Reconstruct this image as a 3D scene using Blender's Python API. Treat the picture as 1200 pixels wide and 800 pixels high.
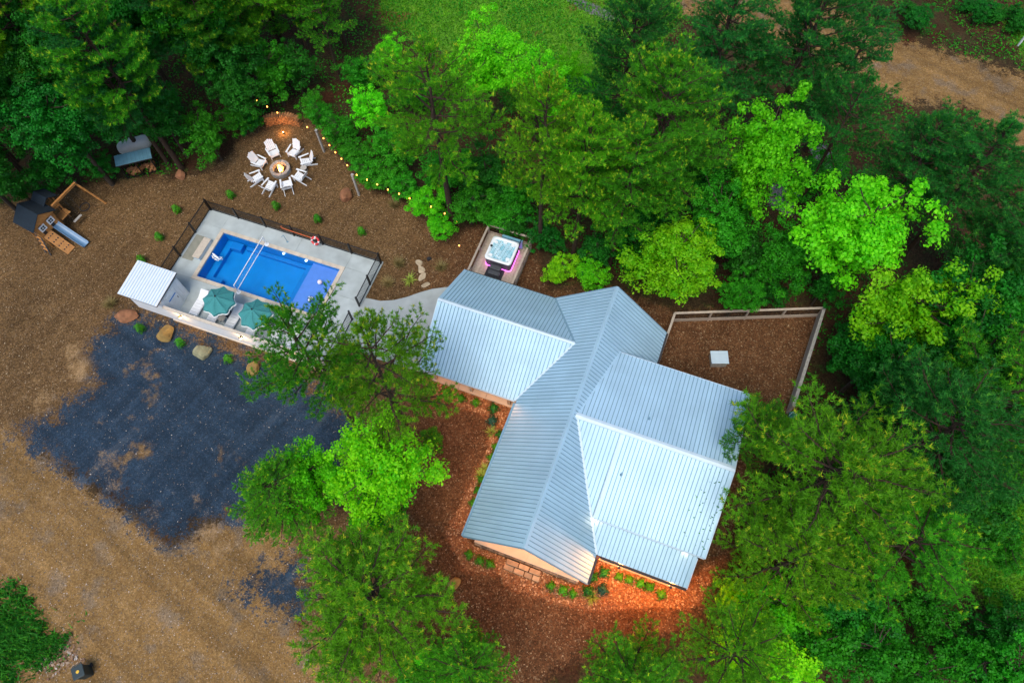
import bpy, math, random
import numpy as np
from mathutils import Vector, Matrix
random.seed(7); RS = np.random.RandomState(11)
rad = math.radians
for o in list(bpy.data.objects): bpy.data.objects.remove(o)
scene = bpy.context.scene
COL = scene.collection

# ------------------------------------------------------------------ camera
F, NX, NY, HC = 850.0, 618.0, 800.0, 44.0        # focal (px of a 1200 px wide frame), pixel of the nadir, camera height
_d = np.array([NX-600, NY-400, F]); _d /= np.linalg.norm(_d)
_up = -_d
_v = np.array([0, -1., 0]); _Y = _v-_up*(_v@_up); _Y /= np.linalg.norm(_Y)
_X = np.cross(_Y, _up)
RC = np.array([_X, _Y, _up])                       # rows: world axes in camera axes (x right, y down, z forward)
def P(px, py, z=0.0):
    r = RC@np.array([px-600, py-400, F]); t = (z-HC)/r[2]
    return np.array([r[0]*t, r[1]*t, z])
cam_d = bpy.data.cameras.new('camera'); cam = bpy.data.objects.new('camera', cam_d); COL.objects.link(cam)
cx, cy, cz = RC[:, 0], -RC[:, 1], -RC[:, 2]
cam.matrix_world = Matrix(((cx[0], cy[0], cz[0], 0), (cx[1], cy[1], cz[1], 0), (cx[2], cy[2], cz[2], HC), (0, 0, 0, 1)))
cam_d.sensor_width = 36; cam_d.lens = F/1200*36; cam_d.clip_end = 3000; cam_d.clip_start = 0.5
scene.camera = cam

# ------------------------------------------------------------------ world, sun, exposure
SUN_EL, SUN_AZ = 65, 198            # degrees; azimuth clockwise from +Y
world = bpy.data.worlds.new('World'); scene.world = world; world.use_nodes = True
wn = world.node_tree.nodes; wl = world.node_tree.links
sky = wn.new('ShaderNodeTexSky'); sky.sky_type = 'NISHITA'; sky.sun_disc = False
sky.sun_elevation = rad(SUN_EL); sky.sun_rotation = rad(SUN_AZ); sky.dust_density = 1.5; sky.air_density = 1.0
wl.new(sky.outputs[0], wn['Background'].inputs[0]); wn['Background'].inputs[1].default_value = 0.12
sd = bpy.data.lights.new('sun', 'SUN'); sd.energy = 1.5; sd.angle = rad(30); sd.color = (1, .93, .82)
sun = bpy.data.objects.new('sun', sd); COL.objects.link(sun); sun.location = (0, -30, 60)
sv = Vector((math.sin(rad(SUN_AZ))*math.cos(rad(SUN_EL)), math.cos(rad(SUN_AZ))*math.cos(rad(SUN_EL)), math.sin(rad(SUN_EL))))
sun.rotation_euler = sv.to_track_quat('Z', 'Y').to_euler()
scene.view_settings.view_transform = 'Standard'; scene.view_settings.look = 'None'
scene.view_settings.gamma = 1; scene.view_settings.exposure = 0.72
scene.cycles.use_adaptive_sampling = True; scene.cycles.adaptive_threshold = .03; scene.cycles.max_bounces = 5; scene.cycles.diffuse_bounces = 3; scene.cycles.glossy_bounces = 2; scene.cycles.transmission_bounces = 4
scene.render.resolution_x = 1024; scene.render.resolution_y = 682

# ------------------------------------------------------------------ materials
MATS = {}
def nodes(name):
    m = bpy.data.materials.new(name); m.use_nodes = True
    nt = m.node_tree; return m, nt, nt.nodes, nt.links, nt.nodes['Principled BSDF']
def mat(name, col, rough=.7, metal=0, var=.18, scale=6, bump=0.0, bscale=40, emit=None, estr=0, coat=0, spec=None, objvar=0):
    if name in MATS: return MATS[name]
    m, nt, N, L, b = nodes(name); MATS[name] = m
    b.inputs['Roughness'].default_value = rough; b.inputs['Metallic'].default_value = metal
    if spec is not None: b.inputs['Specular IOR Level'].default_value = spec
    if coat: b.inputs['Coat Weight'].default_value = coat
    tc = N.new('ShaderNodeTexCoord')
    nz = N.new('ShaderNodeTexNoise'); nz.inputs['Scale'].default_value = scale; nz.inputs['Detail'].default_value = 6
    L.new(tc.outputs['Object'], nz.inputs['Vector'])
    mr = N.new('ShaderNodeMapRange'); mr.inputs[1].default_value = .25; mr.inputs[2].default_value = .75
    mr.inputs[3].default_value = 1-var; mr.inputs[4].default_value = 1+var
    L.new(nz.outputs[0], mr.inputs[0])
    mx = N.new('ShaderNodeVectorMath'); mx.operation = 'SCALE'; mx.inputs[0].default_value = col
    val = mr.outputs[0]
    if objvar:
        oi = N.new('ShaderNodeObjectInfo'); m2 = N.new('ShaderNodeMapRange')
        m2.inputs[3].default_value = 1-objvar; m2.inputs[4].default_value = 1+objvar
        L.new(oi.outputs['Random'], m2.inputs[0]); mm = N.new('ShaderNodeMath'); mm.operation = 'MULTIPLY'
        L.new(val, mm.inputs[0]); L.new(m2.outputs[0], mm.inputs[1]); val = mm.outputs[0]
    L.new(val, mx.inputs['Scale']); L.new(mx.outputs[0], b.inputs['Base Color'])
    if bump:
        n2 = N.new('ShaderNodeTexNoise'); n2.inputs['Scale'].default_value = bscale; n2.inputs['Detail'].default_value = 4
        L.new(tc.outputs['Object'], n2.inputs['Vector'])
        bp = N.new('ShaderNodeBump'); bp.inputs['Strength'].default_value = bump; bp.inputs['Distance'].default_value = .02
        L.new(n2.outputs[0], bp.inputs['Height']); L.new(bp.outputs[0], b.inputs['Normal'])
    if emit:
        b.inputs['Emission Color'].default_value = (*emit, 1); b.inputs['Emission Strength'].default_value = estr
    return m
def leafmat(name, c0, c1, tip=None, trans=.35):
    """c0..c1 by the per-leaf 'tint' attribute; tip colour (young growth) where tint > .85"""
    m, nt, N, L, b = nodes(name); MATS[name] = m
    at = N.new('ShaderNodeAttribute'); at.attribute_name = 'tint'
    cr = N.new('ShaderNodeValToRGB'); e = cr.color_ramp.elements
    e[0].position = 0; e[0].color = (*c0, 1); e[1].position = .8 if tip else 1; e[1].color = (*c1, 1)
    if tip:
        q = cr.color_ramp.elements.new(.93); q.color = (*tip, 1)
    L.new(at.outputs['Fac'], cr.inputs[0])
    oi = N.new('ShaderNodeObjectInfo'); hs = N.new('ShaderNodeHueSaturation')
    mh = N.new('ShaderNodeMapRange'); mh.inputs[3].default_value = .492; mh.inputs[4].default_value = .508
    mv = N.new('ShaderNodeMapRange'); mv.inputs[3].default_value = .8; mv.inputs[4].default_value = 1.2
    L.new(oi.outputs['Random'], mh.inputs[0]); L.new(mh.outputs[0], hs.inputs['Hue'])
    wn_ = N.new('ShaderNodeTexWhiteNoise'); wn_.noise_dimensions = '1D'; L.new(oi.outputs['Random'], wn_.inputs['W'])
    L.new(wn_.outputs['Value'], mv.inputs[0]); L.new(mv.outputs[0], hs.inputs['Value'])
    L.new(cr.outputs[0], hs.inputs['Color'])
    L.new(hs.outputs[0], b.inputs['Base Color']); b.inputs['Roughness'].default_value = .55
    b.inputs['Specular IOR Level'].default_value = .25
    tr = N.new('ShaderNodeBsdfTranslucent'); L.new(hs.outputs[0], tr.inputs['Color'])
    ms = N.new('ShaderNodeMixShader'); ms.inputs[0].default_value = trans
    L.new(b.outputs[0], ms.inputs[1]); L.new(tr.outputs[0], ms.inputs[2])
    L.new(ms.outputs[0], N['Material Output'].inputs[0])
    return m
def glow(name, col, s):
    return mat(name, col, emit=col, estr=s, var=.02)

# ------------------------------------------------------------------ mesh builder
class MB:
    def __init__(s): s.v = []; s.f = []
    def add(s, vs, fs, M=None):
        k = len(s.v)
        for p in vs: s.v.append(tuple(M@Vector(p)) if M is not None else tuple(p))
        for q in fs: s.f.append([i+k for i in q])
        return s
    def box(s, c, d, rz=0, M=None):
        x, y, z = d[0]/2, d[1]/2, d[2]/2
        T = Matrix.Translation(c)@Matrix.Rotation(rz, 4, 'Z')
        if M is not None: T = T@M
        s.add([(-x, -y, -z), (x, -y, -z), (x, y, -z), (-x, y, -z), (-x, -y, z), (x, -y, z), (x, y, z), (-x, y, z)],
              [(0, 3, 2, 1), (4, 5, 6, 7), (0, 1, 5, 4), (1, 2, 6, 5), (2, 3, 7, 6), (3, 0, 4, 7)], T)
        return s
    def bar(s, a, b, w, h=None):
        a = Vector(a); b = Vector(b); d = b-a; q = d.to_track_quat('X', 'Z').to_matrix().to_4x4()
        return s.box((a+b)/2, (d.length, w, h or w), 0, q)
    def prism(s, poly, z0, z1):
        n = len(poly)
        if callable(z1): top = [(x, y, z1(x, y)) for x, y in poly]
        else: top = [(x, y, z1) for x, y in poly]
        bot = [(x, y, z0(x, y) if callable(z0) else z0) for x, y in poly]
        s.add(bot+top, [list(range(n))[::-1], list(range(n, 2*n))]+[(i, (i+1) % n, n+(i+1) % n, n+i) for i in range(n)])
        return s
    def tube(s, pts, r, n=8, caps=True):
        pts = [Vector(p) for p in pts]; m = len(pts); rr = r if isinstance(r, (list, tuple)) else [r]*m
        rings = []
        for i, p in enumerate(pts):
            d = (pts[min(i+1, m-1)]-pts[max(i-1, 0)]).normalized()
            ax = Vector((0, 0, 1)) if abs(d.z) < .9 else Vector((1, 0, 0))
            a = d.cross(ax).normalized(); b = d.cross(a)
            rings.append([p+(a*math.cos(2*math.pi*k/n)+b*math.sin(2*math.pi*k/n))*rr[i] for k in range(n)])
        vs = [q for g in rings for q in g]
        fs = [(i*n+k, i*n+(k+1) % n, (i+1)*n+(k+1) % n, (i+1)*n+k) for i in range(m-1) for k in range(n)]
        if caps: fs += [list(range(n)), list(range((m-1)*n, m*n))[::-1]]
        return s.add(vs, fs)
    def lathe(s, prof, n=24, c=(0, 0, 0)):
        vs = [(c[0]+r*math.cos(2*math.pi*k/n), c[1]+r*math.sin(2*math.pi*k/n), c[2]+z) for r, z in prof for k in range(n)]
        fs = [(i*n+k, i*n+(k+1) % n, (i+1)*n+(k+1) % n, (i+1)*n+k) for i in range(len(prof)-1) for k in range(n)]
        return s.add(vs, fs)
    def build(s, name, m, parent=None, smooth=False, bev=0):
        me = bpy.data.meshes.new(name); me.from_pydata(s.v, [], s.f); me.update()
        return link(name, me, m, parent, smooth, bev)
def link(name, me, m, parent=None, smooth=False, bev=0):
    o = bpy.data.objects.new(name, me); COL.objects.link(o)
    if m is not None and not me.materials: me.materials.append(MATS[m] if isinstance(m, str) else m)
    if smooth: me.polygons.foreach_set('use_smooth', [True]*len(me.polygons))
    if parent: o.parent = parent
    if bev:
        b = o.modifiers.new('bevel', 'BEVEL'); b.width = bev; b.segments = 2; b.limit_method = 'ANGLE'
    return o
def tag(o, label=None, cat=None, group=None, kind=None):
    for k, v in (('label', label), ('category', cat), ('group', group), ('kind', kind)):
        if v: o[k] = v
    return o
def thing(name, loc, rz=0, label=None, cat=None, group=None):
    o = bpy.data.objects.new(name, None); COL.objects.link(o); o.empty_display_size = .2
    o.location = tuple(loc); o.rotation_euler = (0, 0, rz); return tag(o, label, cat, group)
def copy_tree(o, parent=None):
    c = o.copy(); COL.objects.link(c); c.parent = parent
    for ch in list(o.children): copy_tree(ch, c)
    return c
def struct(o, kind='structure'): o['kind'] = kind; return o
def lamp(parent, loc, power, col=(1, .52, .18), size=.08, name='glow_light'):
    l = bpy.data.lights.new(name, 'POINT'); l.energy = power; l.color = col; l.shadow_soft_size = size
    o = bpy.data.objects.new(name, l); COL.objects.link(o); o.location = loc; o.parent = parent; return o

# plain materials -------------------------------------------------
mat('roof_metal', (.43, .63, .77), .5, .16, .10, .55, spec=.4, objvar=.04)
mat('roof_seam', (.20, .34, .44), .6, 0, .05, 3, spec=.2)  # shading along the roof ribs put into the base colour, darker than the pans
mat('trim_white', (.55, .68, .77), .5, 0, .06, 3)
mat('white_paint', (.80, .82, .84), .5, 0, .05, 3)
mat('white_roof', (.70, .74, .78), .4, 0, .04, 3)
mat('siding', (.42, .33, .24), .8, 0, .15, 4)
mat('dark_trim', (.035, .03, .03), .5, 0, .1, 5)
mat('copper', (.25, .08, .04), .5, .4, .2, 5)
mat('stone_a', (.20, .13, .085), .9, 0, .4, 5, .5, 30, objvar=.45)
mat('concrete', (.38, .42, .42), .85, 0, .14, 1.3, .25, 60)
mat('deck_concrete', (.41, .46, .455), .85, 0, .22, .9, .25, 60, objvar=.05)
mat('porch_slab', (.52, .43, .33), .8, 0, .1, 2)
mat('coping', (.58, .50, .40), .8, 0, .12, 5, .3, 50, objvar=.08)
mat('pool_shell', (.005, .26, .66), .35, 0, .08, 1.5)
mat('pool_ledge', (.15, .29, .72), .4, 0, .05, 3)
mat('pool_step', (.004, .22, .60), .4, 0, .05, 3)
mat('black_metal', (.012, .012, .014), .4, .3, .05, 5)
mat('teal_canvas', (.045, .25, .25), .85, 0, .08, 8, .2, 90)
mat('canvas_trim', (.8, .82, .8), .8)
mat('weathered', (.37, .35, .32), .85, 0, .25, 7, .3, 30, objvar=.12)
mat('tan_wood', (.40, .33, .26), .8, 0, .2, 6, .3, 30, objvar=.1)
mat('orange_wood', (.50, .22, .06), .7, 0, .25, 6, .2, 30, objvar=.12)
mat('navy_roof', (.006, .016, .028), .95, 0, .25, 8, .4, 40)
mat('slide_blue', (.13, .25, .40), .35, 0, .06, 3)
mat('shelter_blue', (.22, .48, .60), .4, .4, .1, 3)
mat('tank_white', (.72, .76, .78), .4, 0, .05, 3)
mat('tub_white', (.82, .86, .88), .25, 0, .03, 3)
mat('tub_cab', (.055, .06, .07), .6, 0, .1, 4)
mat('mat_black', (.014, .016, .02), .8)
mat('ring_stone', (.27, .26, .245), .9, 0, .3, 6, .5, 30, objvar=.2)
mat('ash', (.03, .025, .022), .95, 0, .4, 14)
mat('log', (.36, .16, .06), .85, 0, .4, 9, .4, 40, objvar=.35)
mat('rock_red', (.28, .12, .055), .9, 0, .45, 2.4, .8, 9)
mat('rock_yellow', (.30, .19, .055), .9, 0, .4, 2.4, .8, 9)
mat('rock_grey', (.30, .29, .17), .9, 0, .5, 3, .8, 9)
mat('stepping', (.42, .33, .22), .9, 0, .25, 4, .5, 20, objvar=.2)
mat('buoy_red', (.75, .06, .06), .5); mat('pole_orange', (.62, .12, .03), .6)
mat('rope_white', (.85, .87, .88), .7)
mat('bin_green', (.012, .03, .035), .5); mat('sticker', (.75, .45, .03), .6)
mat('teal_plastic', (.02, .25, .30), .45)
mat('bark', (.042, .022, .012), .95, 0, .5, 5, .9, 14)
mat('bark_grey', (.05, .034, .022), .95, 0, .4, 5, .8, 14)
mat('window_glass', (.02, .03, .04), .08, 0, .05, 3)
mat('blue_sign', (.05, .25, .62), .6)
glow('bulb', (1, .36, .06), 5); glow('lamp_glow', (1, .62, .25), 14); glow('flame', (1, .33, .05), 7); glow('flame_core', (1, .6, .2), 10)
glow('magenta', (.85, .12, .75), 2.2); glow('pool_light', (.75, .85, 1), 2.0)
leafmat('pine_mid', (.038, .220, .008), (.130, .540, .018), (.60, .78, .03), .5)
leafmat('pine_warm', (.075, .270, .006), (.220, .620, .014), (.75, .80, .04), .5)
leafmat('pine_dark', (.008, .120, .018), (.040, .320, .042), (.12, .46, .04), .45)
leafmat('leaf_bright', (.07, .54, .006), (.26, .90, .014), None, .5)
leafmat('leaf_lime', (.13, .60, .005), (.46, .94, .012), None, .5)
leafmat('leaf_mid', (.016, .22, .008), (.08, .52, .018), None, .5)
leafmat('leaf_dark', (.008, .12, .010), (.032, .32, .018), None, .45)
leafmat('shrub_green', (.03, .20, .010), (.10, .42, .015), None, .3)
leafmat('grass_tan', (.22, .17, .06), (.40, .31, .12), None, .3)
leafmat('yucca_leaf', (.20, .32, .04), (.45, .52, .09), None, .3)
leafmat('spruce_teal', (.015, .08, .05), (.035, .15, .09), None, .25)
leafmat('verge', (.02, .16, .016), (.12, .46, .035), None, .3); leafmat('verge_stone', (.20, .10, .05), (.42, .30, .20), (.6, .55, .5), 0)
leafmat('grass_green', (.06, .28, .012), (.24, .62, .02), None, .3)

# ------------------------------------------------------------------ terrain: one grid, cut into zones, blended by attributes
def px(*pts): return [tuple(P(a, b)[:2]) for a, b in pts]
Z = {
 'pad': [px((158, 366), (210, 385), (300, 415), (345, 440), (400, 470), (430, 505), (400, 540), (330, 560), (310, 600), (262, 612), (225, 622), (200, 640), (180, 622), (140, 590), (90, 560), (40, 528), (22, 505), (70, 480), (110, 452), (98, 420), (112, 396), (135, 378)),
         px((272, 692), (300, 672), (345, 655), (370, 700), (345, 725), (318, 706))],
 'road': [px((-120, 470), (0, 500), (25, 508), (90, 560), (140, 592), (180, 625), (200, 640), (235, 622), (300, 596), (345, 640), (350, 720), (395, 780), (430, 830), (430, 900), (-120, 900))],
 'farroad': [px((770, -60), (930, -60), (990, 10), (1040, 40), (1110, 62), (1200, 90), (1330, 130), (1330, 260), (1200, 185), (1130, 125), (1060, 118), (1000, 100), (930, 60), (860, 30), (800, 15))],
 'lawn': [px((430, -60), (800, -60), (800, 20), (740, 90), (690, 130), (600, 130), (520, 60), (450, 30)),
          px((-120, 655), (-30, 684), (0, 694), (12, 700), (18, 698), (34, 712), (40, 724), (52, 726), (60, 738), (76, 744), (72, 752), (60, 758), (64, 770), (48, 776), (40, 788), (20, 786), (10, 798), (-20, 802), (-120, 830)),
          px((1180, 30), (1330, -20), (1330, 120), (1240, 90), (1200, 70)), px((1150, 560), (1230, 560), (1230, 700), (1160, 720), (1120, 640))],
 'bed': [px((497, 440), (604, 474), (590, 510), (560, 580), (541, 625), (556, 640), (690, 690), (700, 655), (808, 690), (828, 660), (842, 668), (815, 712), (760, 712), (700, 715), (650, 705), (600, 690), (585, 672), (545, 668), (522, 625), (540, 590), (570, 530), (578, 490), (540, 476), (500, 460))],
 'gravel': [px((-120, 280), (20, 238), (60, 225), (140, 214), (200, 208), (250, 200), (285, 158), (320, 138), (365, 138), (405, 190), (440, 222), (490, 243), (520, 268), (560, 268), (625, 285), (640, 340), (720, 340), (790, 366), (965, 362), (925, 490), (880, 560), (835, 700), (800, 740), (700, 760), (640, 790), (600, 900), (420, 900), (340, 720), (280, 620), (0, 520), (-120, 520))],
 'gpath': [px((640, -14), (655, -14), (700, 6), (730, 18), (722, 26), (690, 16)), px((948, 170), (966, 168), (990, 195), (982, 206), (958, 195)), px((905, 215), (940, 225), (930, 255), (900, 240))],
}
def inpoly(x, y, poly):
    c = np.zeros(x.shape, bool); n = len(poly)
    for i in range(n):
        x1, y1 = poly[i]; x2, y2 = poly[(i+1) % n]
        if y1 == y2: continue
        m = ((y1 > y) != (y2 > y)) & (x < (x2-x1)*(y-y1)/(y2-y1)+x1)
        c ^= m
    return c
def sdist(x, y, poly):
    d = np.full(x.shape, 1e9); n = len(poly)
    for i in range(n):
        ax, ay = poly[i]; bx, by = poly[(i+1) % n]; ex, ey = bx-ax, by-ay
        t = np.clip(((x-ax)*ex+(y-ay)*ey)/(ex*ex+ey*ey+1e-9), 0, 1)
        d = np.minimum(d, np.hypot(x-ax-t*ex, y-ay-t*ey))
    return np.where(inpoly(x, y, poly), -d, d)
WIDTH = dict(pad=3.2, road=2.0, farroad=2.4, lawn=2.2, bed=.5, gravel=1.4, gpath=.6)
# frames used by the built things
TH = 0.35; HO = np.array([-.167, 6.12])
HU = np.array([math.sin(TH), math.cos(TH)]); HV = np.array([math.cos(TH), -math.sin(TH)])
def HW(v, u): q = HO+HU*u+HV*v; return (q[0], q[1])
PA = -0.338; PC = np.array([-18.288, 26.034]); PX = np.array([math.cos(PA), math.sin(PA)]); PY = np.array([-math.sin(PA), math.cos(PA)])
def PW(x, y): q = PC+PX*x+PY*y; return (q[0], q[1])
GS = .36
gx = np.arange(-66, 66.01, GS); gy = np.arange(-16, 76.01, GS)
X, Y = np.meshgrid(gx, gy); sx, sy = X.ravel(), Y.ravel()
def attrs(x, y):
    out = {}
    for k, polys in Z.items():
        d = np.min([sdist(x, y, p) for p in polys], axis=0)
        out[k] = np.clip(.5-d/WIDTH[k]*.5, 0, 1)
    return out
AT = attrs(sx, sy)
SAND = [(48, 474, 1.1, .7), (92, 432, 1.2, .9), (82, 412, 1.0, .8), (110, 452, .6, .6), (125, 540, 1.1, .65), (120, 495, .5, .5), (155, 490, .4, .6), (178, 490, .4, .7), (135, 566, .9, .55), (180, 598, .8, .55), (245, 620, 1.0, .8), (262, 640, .9, .7), (232, 585, .7, .5), (70, 585, 1.4, .5), (12, 705, .9, .8), (40, 730, .5, .9), (70, 760, .5, .9), (90, 775, .8, .7), (290, 640, .9, .6), (215, 530, .3, .6), (262, 520, .25, .5)]
sand = np.zeros(len(sx))
for a_, b_, r_, w_ in SAND:
    q_ = P(a_, b_); sand = np.maximum(sand, w_*np.exp(-((sx-q_[0])**2+(sy-q_[1])**2)/(r_*r_)))
AT['sand'] = sand
def ground_material():
    m, nt, N, L, b = nodes('ground'); MATS['ground'] = m
    b.inputs['Roughness'].default_value = .95; b.inputs['Specular IOR Level'].default_value = .15
    geo = N.new('ShaderNodeNewGeometry'); pos = geo.outputs['Position']
    def noise(s, d=5, r=.6):
        n = N.new('ShaderNodeTexNoise'); n.inputs['Scale'].default_value = s; n.inputs['Detail'].default_value = d; n.inputs['Roughness'].default_value = r
        L.new(pos, n.inputs['Vector']); return n.outputs[0]
    def ramp(v, stops):
        c = N.new('ShaderNodeValToRGB'); e = c.color_ramp.elements
        for i, (p, q) in enumerate(stops):
            k = e[i] if i < 2 else e.new(p)
            k.position = p; k.color = (*q, 1)
        L.new(v, c.inputs[0]); return c.outputs[0]
    def mixc(f, a, bb, t='MIX'):
        x = N.new('ShaderNodeMix'); x.data_type = 'RGBA'; x.blend_type = t; x.clamp_factor = True
        if isinstance(f, float): x.inputs[0].default_value = f
        else: L.new(f, x.inputs[0])
        for i, c in ((6, a), (7, bb)):
            if isinstance(c, tuple): x.inputs[i].default_value = (*c, 1)
            else: L.new(c, x.inputs[i])
        return x.outputs[2]
    def math_(op, a, bb):
        x = N.new('ShaderNodeMath'); x.operation = op
        for i, c in enumerate((a, bb)):
            if isinstance(c, (int, float)): x.inputs[i].default_value = c
            else: L.new(c, x.inputs[i])
        return x.outputs[0]
    def mr(v, a, bb, c=0., d=1., smooth=True):
        x = N.new('ShaderNodeMapRange'); x.interpolation_type = 'SMOOTHSTEP' if smooth else 'LINEAR'
        L.new(v, x.inputs[0])
        for i, q in enumerate((a, bb, c, d)): x.inputs[i+1].default_value = q
        return x.outputs[0]
    def cells(s):
        v = N.new('ShaderNodeTexVoronoi'); v.inputs['Scale'].default_value = s; L.new(pos, v.inputs['Vector'])
        sp = N.new('ShaderNodeSeparateColor'); L.new(v.outputs['Color'], sp.inputs[0]); return sp.outputs
    big = noise(.22, 6); mid = noise(1.1, 6, .7); fine = noise(7, 5, .75)
    c1 = cells(12.); c2 = cells(21.); 
    chip = mr(c1[0], 0, 1, .62, 1.38, False); chip2 = mr(c2[1], 0, 1, .72, 1.28, False); fleck = mr(c1[1], .90, .97)
    fleck2 = mr(c2[0], .93, .98)
    def scale(c, *fs):
        for f_ in fs:
            x = N.new('ShaderNodeVectorMath'); x.operation = 'SCALE'; L.new(c, x.inputs[0]); L.new(f_, x.inputs['Scale']); c = x.outputs[0]
        return c
    def streaks(ang, sp_, sa_):
        sx_ = N.new('ShaderNodeSeparateXYZ'); L.new(pos, sx_.inputs[0]); ca_, sn_ = math.cos(ang), math.sin(ang)
        al = math_('ADD', math_('MULTIPLY', sx_.outputs[0], ca_*sa_), math_('MULTIPLY', sx_.outputs[1], sn_*sa_)); pe = math_('ADD', math_('MULTIPLY', sx_.outputs[0], -sn_*sp_), math_('MULTIPLY', sx_.outputs[1], ca_*sp_))
        cb = N.new('ShaderNodeCombineXYZ'); L.new(al, cb.inputs[0]); L.new(pe, cb.inputs[1]); n = N.new('ShaderNodeTexNoise'); n.inputs['Scale'].default_value = 1; n.inputs['Detail'].default_value = 5; n.inputs['Roughness'].default_value = .6
        L.new(cb.outputs[0], n.inputs['Vector']); return n.outputs[0]
    trk = streaks(-.62, .9, .07); trk2 = streaks(.9, 1.1, .10); broad = mr(big, .3, .7, .80, 1.18, False)
    forest = ramp(big, [(.32, (.055, .018, .008)), (.68, (.10, .045, .018)), (.52, (.045, .03, .014))])
    forest = mixc(mr(mid, .50, .68), forest, (.03, .07, .012))
    forest = scale(forest, chip, chip2)
    grav = ramp(mid, [(.3, (.108, .060, .024)), (.7, (.160, .094, .039)), (.5, (.130, .075, .031))])
    # redder, darker chips near the house (x > -8)
    sp = N.new('ShaderNodeSeparateXYZ'); L.new(pos, sp.inputs[0])
    nearh = mr(math_('ADD', sp.outputs[0], math_('MULTIPLY', mid, 4.)), -9., -1.)
    grav = mixc(nearh, grav, ramp(mid, [(.3, (.085, .036, .015)), (.7, (.135, .064, .028))]))
    grav = scale(grav, chip, chip2)
    grav = mixc(math_('MULTIPLY', fleck, .38), grav, (.36, .25, .15)); grav = scale(grav, broad, mr(trk2, .35, .65, .88, 1.12, False))
    bed = scale(ramp(fine, [(.3, (.16, .048, .018)), (.7, (.34, .13, .05))]), chip, chip2)
    bed = mixc(math_('MULTIPLY', fleck2, .6), bed, (.5, .28, .15))
    lawn = ramp(mid, [(.3, (.05, .15, .012)), (.7, (.15, .30, .02)), (.5, (.08, .24, .015))])
    lawn = mixc(mr(big, .56, .66), lawn, (.17, .07, .03)); lawn = scale(lawn, chip)
    road = ramp(mid, [(.28, (.19, .105, .036)), (.72, (.275, .165, .066)), (.5, (.225, .13, .046))])
    road = mixc(mr(noise(.5, 5), .52, .66), road, (.19, .13, .075))
    road = scale(road, mr(c1[0], 0, 1, .75, 1.25, False), mr(c2[1], 0, 1, .8, 1.2, False))
    road = mixc(math_('MULTIPLY', fleck2, .4), road, (.48, .38, .28)); road = scale(road, mr(trk, .32, .68, .72, 1.26, False), mr(big, .3, .7, .88, 1.12, False))
    pad = ramp(mid, [(.3, (.013, .028, .048)), (.7, (.026, .046, .072))])
    pad = scale(pad, mr(c1[0], 0, 1, .8, 1.2, False), mr(c2[1], 0, 1, .75, 1.25, False))
    pad = mixc(math_('MULTIPLY', fleck2, .14), pad, (.28, .26, .24))
    pad = scale(pad, mr(trk, .32, .68, .78, 1.3, False), mr(trk2, .35, .68, .85, 1.3, False)); pad = mixc(mr(trk2, .58, .74, 0., .35), pad, (.10, .105, .11))
    dusty = mr(noise(.34, 7, .68), .585, .70); pad = mixc(math_('MULTIPLY', dusty, .85), pad, road)
    pale = mr(noise(.9, 7, .7), .66, .74); pad = mixc(math_('MULTIPLY', pale, .5), pad, (.34, .30, .26))
    gp = scale(ramp(mid, [(.3, (.10, .105, .11)), (.7, (.2, .2, .2))]), chip)
    edge = math_('ADD', math_('MULTIPLY', math_('SUBTRACT', mid, .5), 1.1), math_('MULTIPLY', math_('SUBTRACT', fine, .5), .9))
    def layer(base, col, name, sh=.12):
        a = N.new('ShaderNodeAttribute'); a.attribute_name = name
        v = math_('ADD', a.outputs['Fac'], edge); fac = mr(v, .5-sh, .5+sh)
        lo = mr(a.outputs['Fac'], .02, .12); hi = mr(a.outputs['Fac'], .88, .98)
        fac = math_('MAXIMUM', math_('MULTIPLY', fac, lo), hi)
        return mixc(fac, base, col)
    c = layer(forest, grav, 'gravel'); c = layer(c, lawn, 'lawn'); c = layer(c, bed, 'bed', .3); c = layer(c, road, 'farroad'); c = layer(c, road, 'road'); c = layer(c, pad, 'pad', .1); c = layer(c, gp, 'gpath')
    sa = N.new('ShaderNodeAttribute'); sa.attribute_name = 'sand'
    c = mixc(mr(math_('ADD', sa.outputs['Fac'], math_('MULTIPLY', edge, 1.5)), .35, 1.0), c, scale(ramp(mid, [(.3, (.27, .155, .06)), (.7, (.38, .25, .13))]), chip2))
    L.new(c, b.inputs['Base Color'])
    bp = N.new('ShaderNodeBump'); bp.inputs['Strength'].default_value = .8; bp.inputs['Distance'].default_value = .05
    hh = math_('ADD', math_('MULTIPLY', c1[2], .5), fine); L.new(hh, bp.inputs['Height']); L.new(bp.outputs[0], b.inputs['Normal'])
ground_material()
# terrain height: gentle unevenness away from the built things
def th(x, y):
    z = .10*np.sin(x*.31+1)*np.cos(y*.27)+.06*np.sin(x*.9+y*.7)+.03*np.sin(x*2.3-y*1.9)
    gvl = attrs_height(x, y); return z*gvl
FLAT = [px((-200, 180), (600, 60), (1000, 300), (960, 620), (840, 780), (560, 900), (-200, 900))]
def attrs_height(x, y):
    d = sdist(x, y, FLAT[0]); return np.clip(d/6, 0, 1)
sz = th(sx, sy)
nxg, nyg = len(gx), len(gy)
idx = np.arange(nxg*nyg).reshape(nyg, nxg)
quads = np.stack([idx[:-1, :-1], idx[:-1, 1:], idx[1:, 1:], idx[1:, :-1]], -1).reshape(-1, 4)
fxc = sx[quads].mean(1); fyc = sy[quads].mean(1)
deckhole = [PW(-6.2, -4.9), PW(6.8, -4.9), PW(6.8, 2.9), PW(-6.2, 2.9)]
keep = ~inpoly(fxc, fyc, deckhole)
fa = {k: v[quads].mean(1) for k, v in AT.items()}
zone = np.zeros(len(quads), int); order = ['gravel', 'lawn', 'bed', 'farroad', 'road', 'pad', 'gpath']
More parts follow.
